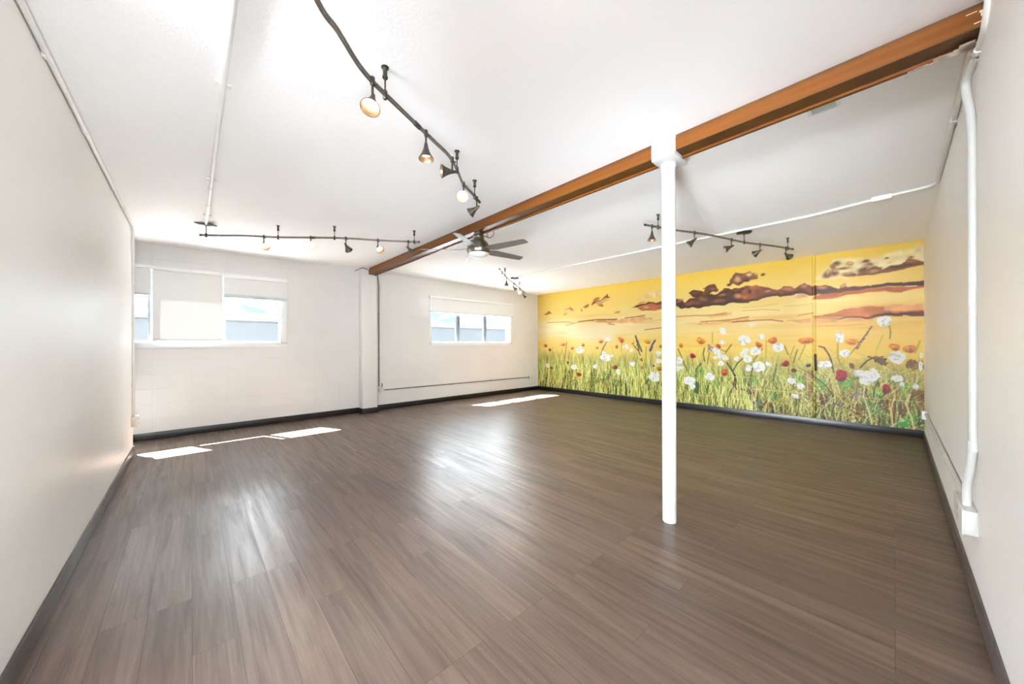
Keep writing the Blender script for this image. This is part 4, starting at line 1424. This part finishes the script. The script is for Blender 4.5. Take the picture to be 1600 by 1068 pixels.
for k, ang in enumerate((-77, -4, 68, 141, 213)):
    a = math.radians(ang)
    bm = BM()
    st = [(0.118, 0.030), (0.16, 0.058), (0.22, 0.064), (0.40, 0.058), (0.60, 0.050), (0.655, 0.046), (0.67, 0.030)]
    pit = math.radians(-12)
    rows = []
    for r, w in st:
        row = []
        skew = 0.012 if r > 0.66 else 0
        for s in (-1, 1):
            for dz in (0.003, -0.003):
                q = s * w + skew
                tw = pit * min(1.0, (r - 0.10) / 0.1)
                px, py, pz = r, q * math.cos(tw), q * math.sin(tw) + dz
                row.append(bm.verts.new((px * math.cos(a) - py * math.sin(a), px * math.sin(a) + py * math.cos(a), fz(2.424) + pz)))
        rows.append(row)
    for A, B in zip(rows, rows[1:]):
        for q in ((0, 1), (1, 3), (3, 2), (2, 0)):
            bm.faces.new((A[q[0]], A[q[1]], B[q[1]], B[q[0]]))
    bm.faces.new((rows[0][0], rows[0][1], rows[0][3], rows[0][2]))
    bm.faces.new((rows[-1][0], rows[-1][2], rows[-1][3], rows[-1][1]))
    obj('blade', bm, M['blade'], fan, 30)
bm = BM()
tube(bm, smooth_path([(0.05, 0.0, fz(2.60)), (0.09, -0.01, fz(2.606)), (0.125, -0.03, fz(2.592)), (0.16, -0.035, fz(2.60)), (0.19, -0.05, fz(2.64)), (0.18, -0.06, fz(2.69)), (0.17, -0.06, zc(2.7) - 2.637)], 8), 0.0035, 8)
tube(bm, smooth_path([(0.05, 0.0, fz(2.615)), (0.07, -0.02, fz(2.65)), (0.10, -0.03, fz(2.64)), (0.12, -0.03, fz(2.595))], 8), 0.003, 8)
tag(obj('supply_cable', bm, M['cable'], fan, 60), 'looped black cable beside the fan canopy')

# ------------------------------------------------------------------ track lighting
RAIL_PROF = [(-0.006, -0.010), (0.006, -0.010), (0.006, -0.005), (0.003, -0.004), (0.003, 0.004), (0.006, 0.005), (0.006, 0.010), (-0.006, 0.010), (-0.006, 0.005), (-0.003, 0.004), (-0.003, -0.004), (-0.006, -0.005)]
DROP = 0.14


def rail(label, pts, stands, canopy=None, connectors=()):
    e = thing('track_light_rail', label, 'track light rail', (pts[0][0], pts[0][1], zc(pts[0][0])), 'curved track light rails on the ceiling')
    O = Vector(e.location)
    P = [Vector(p) - O for p in smooth_path([(x, y, zc(x) - DROP) for x, y in pts], 6)]
    bm = BM()
    tube(bm, P, 0, prof=RAIL_PROF)
    obj('rail', bm, M['rail_metal'], e, 30)
    for p, q in ((P[0], P[1]), (P[-1], P[-2])):
        d = (p - q).normalized()
        bm = BM()
        lathe(bm, [(0.010, -0.012), (0.0125, -0.008), (0.0125, 0.012), (0.009, 0.016)], p, d, 14)
        obj('end_cap', bm, M['bronze'], e, 30)
    for x, y in stands:
        c = Vector((x, y, zc(x))) - O
        bm = BM()
        lathe(bm, [(0.019, 0.001), (0.019, -0.005), (0.012, -0.008), (0.0105, -0.012), (0.0105, -0.044), (0.0135, -0.047), (0.0135, -0.056), (0.006, -0.064), (0.0038, -0.066), (0.0038, -0.112),
                   (0.008, -0.118), (0.0115, -0.126), (0.0115, -0.158), (0.008, -0.165)], c, (0, 0, 1), 16)
        obj('standoff', bm, M['bronze'], e, 30)
    for x, y, dx, dy in connectors:
        c = Vector((x, y, zc(x) - DROP)) - O
        d = Vector((dx, dy, 0)).normalized() * 0.024
        bm = BM()
        cyl(bm, c - d, c + d, 0.0145, 12)
        obj('rail_connector', bm, M['pewter'], e, 30)
    if canopy:
        canopy(e, O)
    return e


def canopy_box(x, y, rx, ry, dx, dy):
    """power feed: a bevelled box on the ceiling and a stem down to the rail"""
    def f(e, O):
        c = Vector((x, y, zc(x))) - O
        bm = BM()
        box(bm, (-rx, -ry, -0.032), (rx, ry, 0.001), 0.012, 1)
        bmesh.ops.rotate(bm, verts=bm.verts[:], cent=(0, 0, 0), matrix=Matrix.Rotation(math.atan2(dy, dx), 3, 'Z'))
        bmesh.ops.translate(bm, verts=bm.verts[:], vec=c)
        obj('power_canopy', bm, M['bronze'], e, 30)
        bm = BM()
        lathe(bm, [(0.012, -0.03), (0.012, -0.04), (0.0045, -0.046), (0.0045, -0.115), (0.011, -0.122), (0.011, -0.158), (0.007, -0.164)], c, (0, 0, 1), 16)
        obj('feed_stem', bm, M['bronze'], e, 30)
    return f


def canopy_wings(x, y):
    """power feed cover of two thin wings meeting at a low fold"""
    def f(e, O):
        c = Vector((x, y, zc(x))) - O
        for name, a, w in (('canopy_wing', Vector((-0.085, 0.055, -0.004)), 0.032), ('canopy_wing', Vector((0.075, -0.085, -0.030)), 0.032)):
            bm = BM()
            side = Vector((0.6, 0.75, 0)).normalized() * w
            p0 = Vector((0.0, 0.0, -0.020))
            for z in (0,):
                v = []
                for p in (p0, p0 * 0.5 + a * 0.5 + Vector((0, 0, 0.004)), a):
                    for s in (-1, 1):
                        for h in (0.006, -0.006):
                            v.append(bm.verts.new(c + p + side * s + Vector((0, 0, h))))
                for k in (0, 4):
                    for i, j in ((0, 1), (1, 3), (3, 2), (2, 0)):
                        bm.faces.new((v[k + i], v[k + j], v[k + 4 + j], v[k + 4 + i]))
                bm.faces.new((v[0], v[1], v[3], v[2]))
                bm.faces.new((v[8], v[10], v[11], v[9]))
            obj(name, bm, M['bronze'], e, 30)
        bm = BM()
        lathe(bm, [(0.018, 0.001), (0.018, -0.026), (0.006, -0.034), (0.0045, -0.04), (0.0045, -0.115), (0.011, -0.122), (0.011, -0.158), (0.007, -0.164)], c, (0, 0, 1), 16)
        obj('feed_stem', bm, M['bronze'], e, 30)
    return f


TA = [(-0.05, 0.78), (0.12, 1.12), (0.345, 1.437), (0.44, 1.522), (0.561, 1.643), (0.649, 1.708), (0.732, 1.754), (0.979, 1.884), (1.162, 1.978), (1.311, 2.059), (1.47, 2.20), (1.62, 2.345), (1.80, 2.46), (1.94, 2.555)]
TB = [(0.087, 5.40), (0.24, 5.30), (0.399, 5.175), (0.536, 5.085), (0.766, 4.957), (1.056, 4.73), (1.278, 4.565), (1.447, 4.465), (1.681, 4.35), (1.839, 4.27), (2.139, 4.085)]
TC = [(3.663, 1.835), (3.83, 1.772), (4.098, 1.675), (4.321, 1.57), (4.492, 1.50), (4.679, 1.436), (4.874, 1.378), (5.03, 1.333), (5.219, 1.27), (5.391, 1.19), (5.55, 1.11), (5.752, 1.025), (6.008, 0.93)]
TD = [(3.93, 4.60), (4.13, 4.77), (4.38, 4.97), (4.665, 5.19), (4.986, 5.405), (5.249, 5.58), (5.554, 5.80), (5.96, 6.09), (6.20, 6.27)]
rail('dark curved light rail in the foreground, bending away towards the fan', TA, [(0.735, 1.758), (1.455, 2.185), (1.838, 2.486)], None, [(0.979, 1.884, 0.9, 0.48)])
rail('dark curved light rail across the ceiling in front of the left window', TB, [(0.767, 4.958), (1.279, 4.564), (2.09, 4.113)], canopy_wings(0.130, 5.372), [(1.085, 4.709, 0.8, -0.6)])
rail('dark curved light rail right of the white post, facing the mural', TC, [(3.832, 1.772), (5.916, 0.964)], canopy_box(5.178, 1.284, 0.08, 0.042, 0.6, -0.8))
rail('small distant light rail in the corner between window and mural', TD, [(4.366, 4.957), (5.555, 5.80)], canopy_box(5.10, 5.478, 0.085, 0.05, 0.74, -0.67))

CAM_R = Vector((0.7374, -0.6755, 0))
CAM_F = Vector((0.6755, 0.7374, 0))


def head(label, x, y, right, down, toward, power=6.0):
    """one spotlight clipped to a rail: clip, stem, flared shade, lamp"""
    z = zc(x) - DROP
    e = thing('track_spotlight', label, 'spotlight', (x, y, z), 'track spotlights clipped to the ceiling rails')
    d = (CAM_R * right - CAM_F * toward + Vector((0, 0, -down))).normalized()
    bm = BM()
    lathe(bm, [(0.009, 0.019), (0.0115, 0.015), (0.0115, -0.017), (0.008, -0.022)], (0, 0, 0), (0, 0, 1), 14)
    cyl(bm, (0.010, -0.004, -0.012), (0.024, -0.010, -0.012), 0.004, 10)
    obj('clip', bm, M['bronze'], e, 30)
    bm = BM()
    cyl(bm, (0, 0, -0.02), (0, 0, -0.082), 0.0058, 12)
    lathe(bm, [(0.0, -0.094), (0.009, -0.09), (0.010, -0.082), (0.0058, -0.074)], (0, 0, 0), (0, 0, 1), 12, False)
    obj('stem', bm, M['bronze'], e, 30)
    piv = Vector((0, 0, -0.084)) - d * 0.030
    bm = BM()
    out = [(0.006, 0.0), (0.0085, 0.003), (0.0115, 0.022), (0.0155, 0.040), (0.0225, 0.060), (0.032, 0.080), (0.041, 0.096), (0.0455, 0.104), (0.0455, 0.1065), (0.0435, 0.1065)]
    lathe(bm, out, piv, d, 28, False)
    sh = obj('shade', bm, M['pewter'], e, 40)
    bm = BM()
    lathe(bm, [(0.0437, 0.1063), (0.0395, 0.097), (0.030, 0.080), (0.0255, 0.070), (0.0, 0.069)], piv, d, 28, False)
    obj('reflector', bm, M['reflector'], sh, 40)
    bm = BM()
    lathe(bm, [(0.0265, 0.0745), (0.0255, 0.0775), (0.018, 0.080), (0.0, 0.081)], piv, d, 20, True)
    tag(obj('lamp', bm, M['lamp'], sh, 40), 'glowing halogen lamp face')
    li = bpy.data.lights.new('spot_beam', 'SPOT')
    li.energy = power
    li.color = (1.0, 0.95, 0.90)
    li.spot_size = math.radians(64)
    li.spot_blend = 0.9
    li.shadow_soft_size = 0.02
    lo = bpy.data.objects.new('spot_beam', li)
    COL.objects.link(lo)
    lo.parent = e
    lo.location = piv + d * 0.108
    lo.rotation_euler = d.to_track_quat('-Z', 'Y').to_euler()
    return e


P_ = SPOT_POWER
head('lit spotlight hanging at the near end of the foreground rail, facing down to the viewer', 0.651, 1.706, 0.02, 0.88, 0.42, P_)
head('lit spotlight pointing straight down, second from the near end of the foreground rail', 1.056, 1.922, 0.03, 1.0, 0.05, P_)
head('spotlight on the foreground rail turned sideways to the left, bright mouth showing', 1.348, 2.084, -0.93, 0.12, 0.36, P_ * 0.3)
head('glaring spotlight on the foreground rail aimed at the viewer, near the fan', 1.629, 2.352, 0.0, 0.58, 0.89, P_ * 0.6)
head('dark spotlight at the far tip of the foreground rail, just above the beam', 1.880, 2.512, -0.82, 0.48, -0.28, P_)
head('lit spotlight nearest the feed stem on the rail before the left window', 0.636, 5.032, 0.62, 0.62, 0.5, P_)
head('round bright spotlight facing the viewer in the middle of the left window rail', 1.060, 4.727, 0.62, 0.30, 0.75, P_)
head('dark spotlight turned away in the middle of the left window rail', 1.389, 4.498, 0.1, 0.62, -0.78, P_)
head('lit spotlight angled down right before the beam on the left window rail', 1.715, 4.334, 0.58, 0.62, 0.52, P_)
head('dark spotlight seen against the orange beam', 2.028, 4.152, 0.6, 0.62, -0.5, P_)
head('lit spotlight pointing down just left of the white post', 3.751, 1.803, -0.05, 1.0, 0.05, P_)
head('dark spotlight just right of the white post, tilted down left', 4.324, 1.569, -0.68, 0.62, -0.36, P_)
head('dark spotlight beside the power canopy on the mural rail, pointing left', 4.938, 1.360, -0.85, 0.38, -0.34, P_)
head('dark spotlight seen from behind, second from the right end of the mural rail', 5.430, 1.170, -0.42, 0.36, -0.8, P_)
head('dark spotlight at the right end of the mural rail, pointing right', 5.880, 0.978, 0.86, 0.42, -0.25, P_)
head('glaring spotlight at the near end of the distant corner rail', 4.125, 4.765, 0.0, 0.5, 0.9, P_)
head('small spotlight pointing straight down on the distant corner rail', 4.495, 5.060, 0.0, 1.0, 0.1, P_)
head('small dark spotlight below the canopy of the distant corner rail', 5.017, 5.425, 0.6, 0.55, -0.4, P_)
head('glaring spotlight in front of the mural corner on the distant rail', 5.548, 5.796, 0.0, 0.48, 0.92, P_)
head('small dark spotlight at the far tip of the distant corner rail', 5.960, 6.09, 0.55, 0.65, -0.4, P_)


# ------------------------------------------------------------------ conduits and boxes
def conduit(label, runs, m, r=0.0125, couplings=(), straps=(), group='surface conduits'):
    p0 = Vector(runs[0][0])
    e = thing('electrical_conduit', label, 'conduit', p0, group)
    for pts in runs:
        bm = BM()
        tube(bm, bend_path([Vector(p) - p0 for p in pts], 0.09), r, 14)
        obj('pipe', bm, m, e, 50)
    for c, d in couplings:
        c = Vector(c) - p0
        d = Vector(d).normalized() * 0.024
        bm = BM()
        cyl(bm, c - d, c + d, r + 0.0035, 14)
        obj('coupling', bm, m, e, 40)
    for lo, hi in straps:
        bm = BM()
        box(bm, Vector(lo) - p0, Vector(hi) - p0, 0.003)
        obj('strap', bm, m, e, 30)
    return e


cw = XW + 0.016
zl = EAVE - 0.017
conduit('white conduit along the top of the left wall, dropping at its far end', [[(cw, 1.96, zl), (cw, 6.02, zl), (cw, 6.02, 0.47)]], M['conduit_white'], 0.0125,
        [((cw, 3.55, zl), (0, 1, 0)), ((cw, 5.2, zl), (0, 1, 0)), ((cw, 6.02, 0.83), (0, 0, 1))],
        [((XW, 2.70, zl - 0.02), (cw, 2.73, zl + 0.017)), ((XW, 4.62, zl - 0.02), (cw, 4.65, zl + 0.017))])
zb = zc(0.13) - 0.014
conduit('white conduit across the ceiling to the winged feed of the left rail', [[(0.130, 0.6, zb), (0.130, 5.36, zb)]], M['conduit_white'], 0.0135,
        [((0.130, 4.62, zb), (0, 1, 0)), ((0.130, 4.12, zb), (0, 1, 0))],
        [((0.095, 3.9, zb), (0.165, 3.93, zb + 0.014)), ((0.095, 2.42, zb), (0.165, 2.45, zb + 0.014)), ((0.095, 5.0, zb), (0.165, 5.03, zb + 0.014))])

cs = YS + 0.016
def zs_(x):
    return zc(x) - 0.017
ceil_run = conduit('white conduit along the top of the right wall, ducking under the beam end',
        [[(1.62, cs, zs_(1.62)), (2.30, cs, zs_(2.30)), (2.42, cs, 2.612), (2.66, cs, 2.612), (2.80, cs, zs_(2.8)), (4.90, cs, zs_(4.9)), (4.93, 0.0, zs_(4.93) + 0.002),
          (5.06, 0.6, zs_(5.06) + 0.003), (5.06, 3.0, zs_(5.06) + 0.003), (5.02, 5.40, zs_(5.02) + 0.003)]], M['conduit_white'], 0.0125,
        [((3.6, cs, zs_(3.6)), (1, 0, 0)), ((2.18, cs, zs_(2.18)), (1, 0, 0)), ((2.652, cs, 2.612), (1, 0, 0)), ((2.62, cs, 2.612), (1, 0, 0))],
        [((3.58, YS, zs_(3.6) - 0.02), (3.62, cs, zs_(3.6) + 0.015))])
boxo('inline_box', Vector((4.905, 0.01, zc(4.96) - 0.045)) - ceil_run.location, Vector((4.985, 0.15, zc(4.99))) - ceil_run.location, M['conduit_white'], ceil_run, 0.008)
conduit('thick white conduit dropping down the right wall to a socket box',
        [[(2.655, cs, 2.612), (2.84, cs + 0.022, 2.600), (2.80, cs + 0.004, 2.40), (2.795, cs, 2.28), (2.795, cs, 0.78), (2.90, cs + 0.012, 0.58), (2.90, cs + 0.012, 0.47)]], M['conduit_wall'], 0.0165,
        [((2.795, cs, 0.80), (0, 0, 1))])
conduit('white conduit running low along the right wall towards the mural', [[(2.98, YS + 0.016, 0.455), (6.62, YS + 0.016, 0.43)]], M['conduit_wall'], 0.0125, [((4.2, YS + 0.016, 0.4466), (1, 0, 0))])


def socket_box(label, lo, hi, face, m, sockets=1):
    """surface box with a cover plate and socket slots; face is the outward axis ('x', 'y' or '-y')"""
    c = [(lo[i] + hi[i]) / 2 for i in range(3)]
    e = thing('outlet_box', label, 'outlet box', (c[0], c[1], lo[2]))
    O = Vector(e.location)
    bm = BM()
    box(bm, Vector(lo) - O, Vector(hi) - O, 0.004)
    obj('box_body', bm, m, e, 30)
    ax = 0 if face == 'x' else 1
    sgn = -1 if face == '-y' else 1
    f = hi[ax] if sgn > 0 else lo[ax]
    t = 1 - ax
    a, b_ = list(lo), list(hi)
    a[ax], b_[ax] = (f - 0.001, f + 0.004) if sgn > 0 else (f - 0.004, f + 0.001)
    a[t] -= 0.003
    b_[t] += 0.003
    a[2] -= 0.003
    b_[2] += 0.003
    bm = BM()
    box(bm, Vector(a) - O, Vector(b_) - O, 0.0015)
    pl = obj('cover_plate', bm, M['plate_white'], e, 30)
    mid = [(lo[i] + hi[i]) / 2 for i in range(3)]
    for k in (-1, 1):
        u, v = list(mid), list(mid)
        u[ax], v[ax] = (f + 0.003, f + 0.0048) if sgn > 0 else (f - 0.0048, f - 0.003)
        u[t] -= 0.012
        v[t] += 0.012
        u[2] += k * 0.024 - 0.014
        v[2] += k * 0.024 + 0.014
        bm = BM()
        box(bm, Vector(u) - O, Vector(v) - O, 0.0008)
        obj('socket', bm, M['slot_dark'] if m is M['box_grey'] else M['socket_grey'], pl)
    return e


socket_box('pale grey outlet box at the foot of the conduit on the left wall end', (XW, 5.97, 0.352), (XW + 0.052, 6.085, 0.468), 'x', M['box_grey'])
socket_box('white double outlet box low on the right wall, under the thick conduit', (2.80, YS, 0.36), (3.14, YS + 0.048, 0.478), 'y', M['conduit_wall'])
socket_box('small white outlet box low in the corner beside the mural', (6.62, YS, 0.36), (6.74, YS + 0.045, 0.46), 'y', M['plate_white'])
socket_box('small grey outlet box at the end of the conduit near the mural corner', (6.99, YN - 0.045, 0.315), (7.09, YN, 0.425), '-y', M['box_grey'])

cn = YN - 0.016
conduit('bare steel conduit dropping beside the pilaster from the beam end', [[(2.70, cn - 0.03, 2.70), (2.745, cn, 2.5), (2.745, cn, 0.47)]], M['conduit_steel'], 0.0125,
        [((2.745, cn, 1.9), (0, 0, 1)), ((2.745, cn, 1.02), (0, 0, 1))])
conduit('bare steel conduit running low under the right window to an outlet box', [[(2.84, cn, 0.392), (6.99, cn, 0.372)]], M['conduit_steel'], 0.0115,
        [((4.4, cn, 0.384), (1, 0, 0)), ((5.6, cn, 0.379), (1, 0, 0))])
jb = thing('junction_box', 'round grey junction box at the bottom of the steel conduit by the pilaster', 'junction box', (2.785, YN + 0.001, 0.35))
bm = BM()
lathe(bm, [(0.055, 0.0), (0.056, -0.03), (0.052, -0.044), (0.0, -0.046)], (0, 0, 0.05), (0, 1, 0), 24, True)
obj('box_body', bm, M['box_grey'], jb, 30)
bm = BM()
cyl(bm, (0.02, -0.02, 0.10), (0.02, -0.02, 0.175), 0.012, 12)
obj('stub_pipe', bm, M['conduit_steel'], jb, 40)

# thin black cable laid over the top of the pilaster
bm = BM()
tube(bm, smooth_path([(2.30, YN - 0.006, 2.70), (2.345, PY + 0.06, 2.725), (2.375, PY - 0.006, 2.732), (2.43, PY - 0.008, 2.722), (2.475, PY - 0.006, 2.715)], 6), 0.006, 8)
tag(obj('black_cable', bm, M['cable'], None, 60), 'short black cable over the top of the pilaster by the beam end', 'cable')

# ceiling register behind the beam
vg = thing('ceiling_vent', 'small grey louvred vent in the ceiling just behind the beam', 'vent', (2.80, 0.29, zc(2.8)))
bm = BM()
for lo, hi in (((-0.10, -0.075, -0.010), (0.105, -0.056, 0.002)), ((-0.10, 0.056, -0.010), (0.105, 0.075, 0.002)), ((-0.10, -0.056, -0.010), (-0.085, 0.056, 0.002)), ((0.09, -0.056, -0.010), (0.105, 0.056, 0.002))):
    box(bm, lo, hi, 0.002)
obj('vent_frame', bm, M['frame_white'], vg)
bm = BM()
box(bm, (-0.085, -0.056, -0.003), (0.09, 0.056, 0.001))
for k in range(8):
    x = -0.075 + k * 0.021
    v = [bm.verts.new(p) for p in ((x, -0.055, -0.004), (x + 0.016, -0.055, -0.011), (x + 0.016, 0.055, -0.011), (x, 0.055, -0.004), (x, -0.055, -0.002), (x + 0.016, -0.055, -0.009), (x + 0.016, 0.055, -0.009), (x, 0.055, -0.002))]
    for q in ((0, 1, 2, 3), (4, 7, 6, 5), (0, 4, 5, 1), (1, 5, 6, 2), (2, 6, 7, 3), (3, 7, 4, 0)):
        bm.faces.new([v[i] for i in q])
obj('louvre', bm, M['vent_metal'], vg)

# ------------------------------------------------------------------ outside
bm = BM()
box(bm, (-60, YN + 0.2, -0.3), (90, 60, -0.15))
struct('ground_outside', obj('ground_outside', bm, M['ground']), 'gravel ground outside the windows', 'ground')
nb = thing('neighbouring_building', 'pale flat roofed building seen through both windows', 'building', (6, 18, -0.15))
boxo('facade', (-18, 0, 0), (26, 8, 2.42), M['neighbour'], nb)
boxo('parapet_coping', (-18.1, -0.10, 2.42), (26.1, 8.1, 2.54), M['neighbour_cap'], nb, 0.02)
vp = thing('vent_pipe', 'slim pipe rising behind the parapet, seen through the window near the mural', 'pipe', (14.75, 18.8, 2.39))
bm = BM()
cyl(bm, (0, 0, 0.004), (0, 0, 1.0), 0.11, 16)
obj('pipe_shaft', bm, M['neighbour_cap'], vp, 40)
bm = BM()
lathe(bm, [(0.16, 0.98), (0.17, 1.0), (0.17, 1.06), (0.0, 1.12)], (0, 0, 0), (0, 0, 1), 16, True)
obj('pipe_cap', bm, M['neighbour_cap'], vp, 40)

# ------------------------------------------------------------------ light
w = bpy.data.worlds.new('cloudy_sky')
SC.world = w
w.use_nodes = True
nt = w.node_tree
bg = nt.nodes['Background']
tc = nd(nt, 'ShaderNodeTexCoord')
mp = nd(nt, 'ShaderNodeMapping')
mp.inputs['Scale'].default_value = (1.0, 1.0, 3.2)
nt.links.new(tc.outputs['Generated'], mp.inputs['Vector'])
nz = nd(nt, 'ShaderNodeTexNoise')
nz.inputs['Scale'].default_value = 5.0
nz.inputs['Detail'].default_value = 5
nz.inputs['Roughness'].default_value = 0.55
nt.links.new(mp.outputs[0], nz.inputs['Vector'])
cr = ramp(nt, [(0.44, (0.62, 0.80, 0.97)), (0.54, (0.90, 0.955, 1.0))])
nt.links.new(nz.outputs['Fac'], cr.inputs['Fac'])
nt.links.new(cr.outputs['Color'], bg.inputs['Color'])
st = nd(nt, 'ShaderNodeMapRange')
st.inputs['From Min'].default_value = 0.44
st.inputs['From Max'].default_value = 0.56
st.inputs['To Min'].default_value = SKY * 0.04
st.inputs['To Max'].default_value = SKY
nt.links.new(nz.outputs['Fac'], st.inputs['Value'])
nt.links.new(st.outputs[0], bg.inputs['Strength'])

su = bpy.data.lights.new('sun', 'SUN')
su.energy = SUN
su.angle = math.radians(0.55)
su.color = (1.0, 0.985, 0.97)
so = bpy.data.objects.new('sun', su)
COL.objects.link(so)
so.location = (0, 20, 20)
so.rotation_euler = Vector((0.30, -0.60, -1.0)).to_track_quat('-Z', 'Y').to_euler()

for i, (p, e, r, c) in enumerate(BAY_FILLS):
    li = bpy.data.lights.new('bay_fill_light', 'POINT')  # added fill light, unseen in the bay
    li.energy = e
    li.shadow_soft_size = r
    li.color = c
    o = bpy.data.objects.new('bay_fill_light', li)
    COL.objects.link(o)
    o.location = p

for p, t, e, ang in FILL_SPOTS:          # added unseen fill spots aimed up at the ceiling
    li = bpy.data.lights.new('ceiling_fill_spot', 'SPOT')
    li.energy = e
    li.color = FILL_TINT
    li.spot_size = math.radians(ang)
    li.spot_blend = 1.0
    li.shadow_soft_size = 0.4
    o = bpy.data.objects.new('ceiling_fill_spot', li)
    COL.objects.link(o)
    o.location = p
    o.rotation_euler = (Vector(t) - Vector(p)).to_track_quat('-Z', 'Y').to_euler()

# ------------------------------------------------------------------ camera (level, drawn from measured vanishing points)
yaw, roll, eye = 0.7416, -0.0032, 1.303
F = Vector((math.sin(yaw), math.cos(yaw), 0))
R = Vector((math.cos(yaw), -math.sin(yaw), 0))
U = Vector((0, 0, 1))
cr_, sr_ = math.cos(roll), math.sin(roll)
CR, CU = R * cr_ + U * sr_, U * cr_ - R * sr_
cd = bpy.data.cameras.new('camera')
cam = bpy.data.objects.new('camera', cd)
COL.objects.link(cam)
cam.matrix_world = Matrix(((CR.x, CU.x, -F.x, 0), (CR.y, CU.y, -F.y, 0), (CR.z, CU.z, -F.z, eye), (0, 0, 0, 1)))
cd.sensor_fit = 'HORIZONTAL'
cd.sensor_width = 36
cd.lens = 547.08 / 1600 * 36
cd.shift_y = (536.995 - 534) / 1600
cd.clip_start = 0.02
cd.clip_end = 300
SC.camera = cam

SC.view_settings.view_transform = 'Standard'
SC.view_settings.look = 'None'
SC.view_settings.exposure = EXPOSURE
SC.view_settings.gamma = 1.0
SC.view_settings.use_curve_mapping = False
SC.cycles.use_denoising = True
SC.cycles.max_bounces = 10
SC.cycles.diffuse_bounces = 7
SC.cycles.glossy_bounces = 4
SC.cycles.transparent_max_bounces = 12
SC.cycles.caustics_reflective = False
SC.cycles.caustics_refractive = False
SC.cycles.sample_clamp_indirect = 8
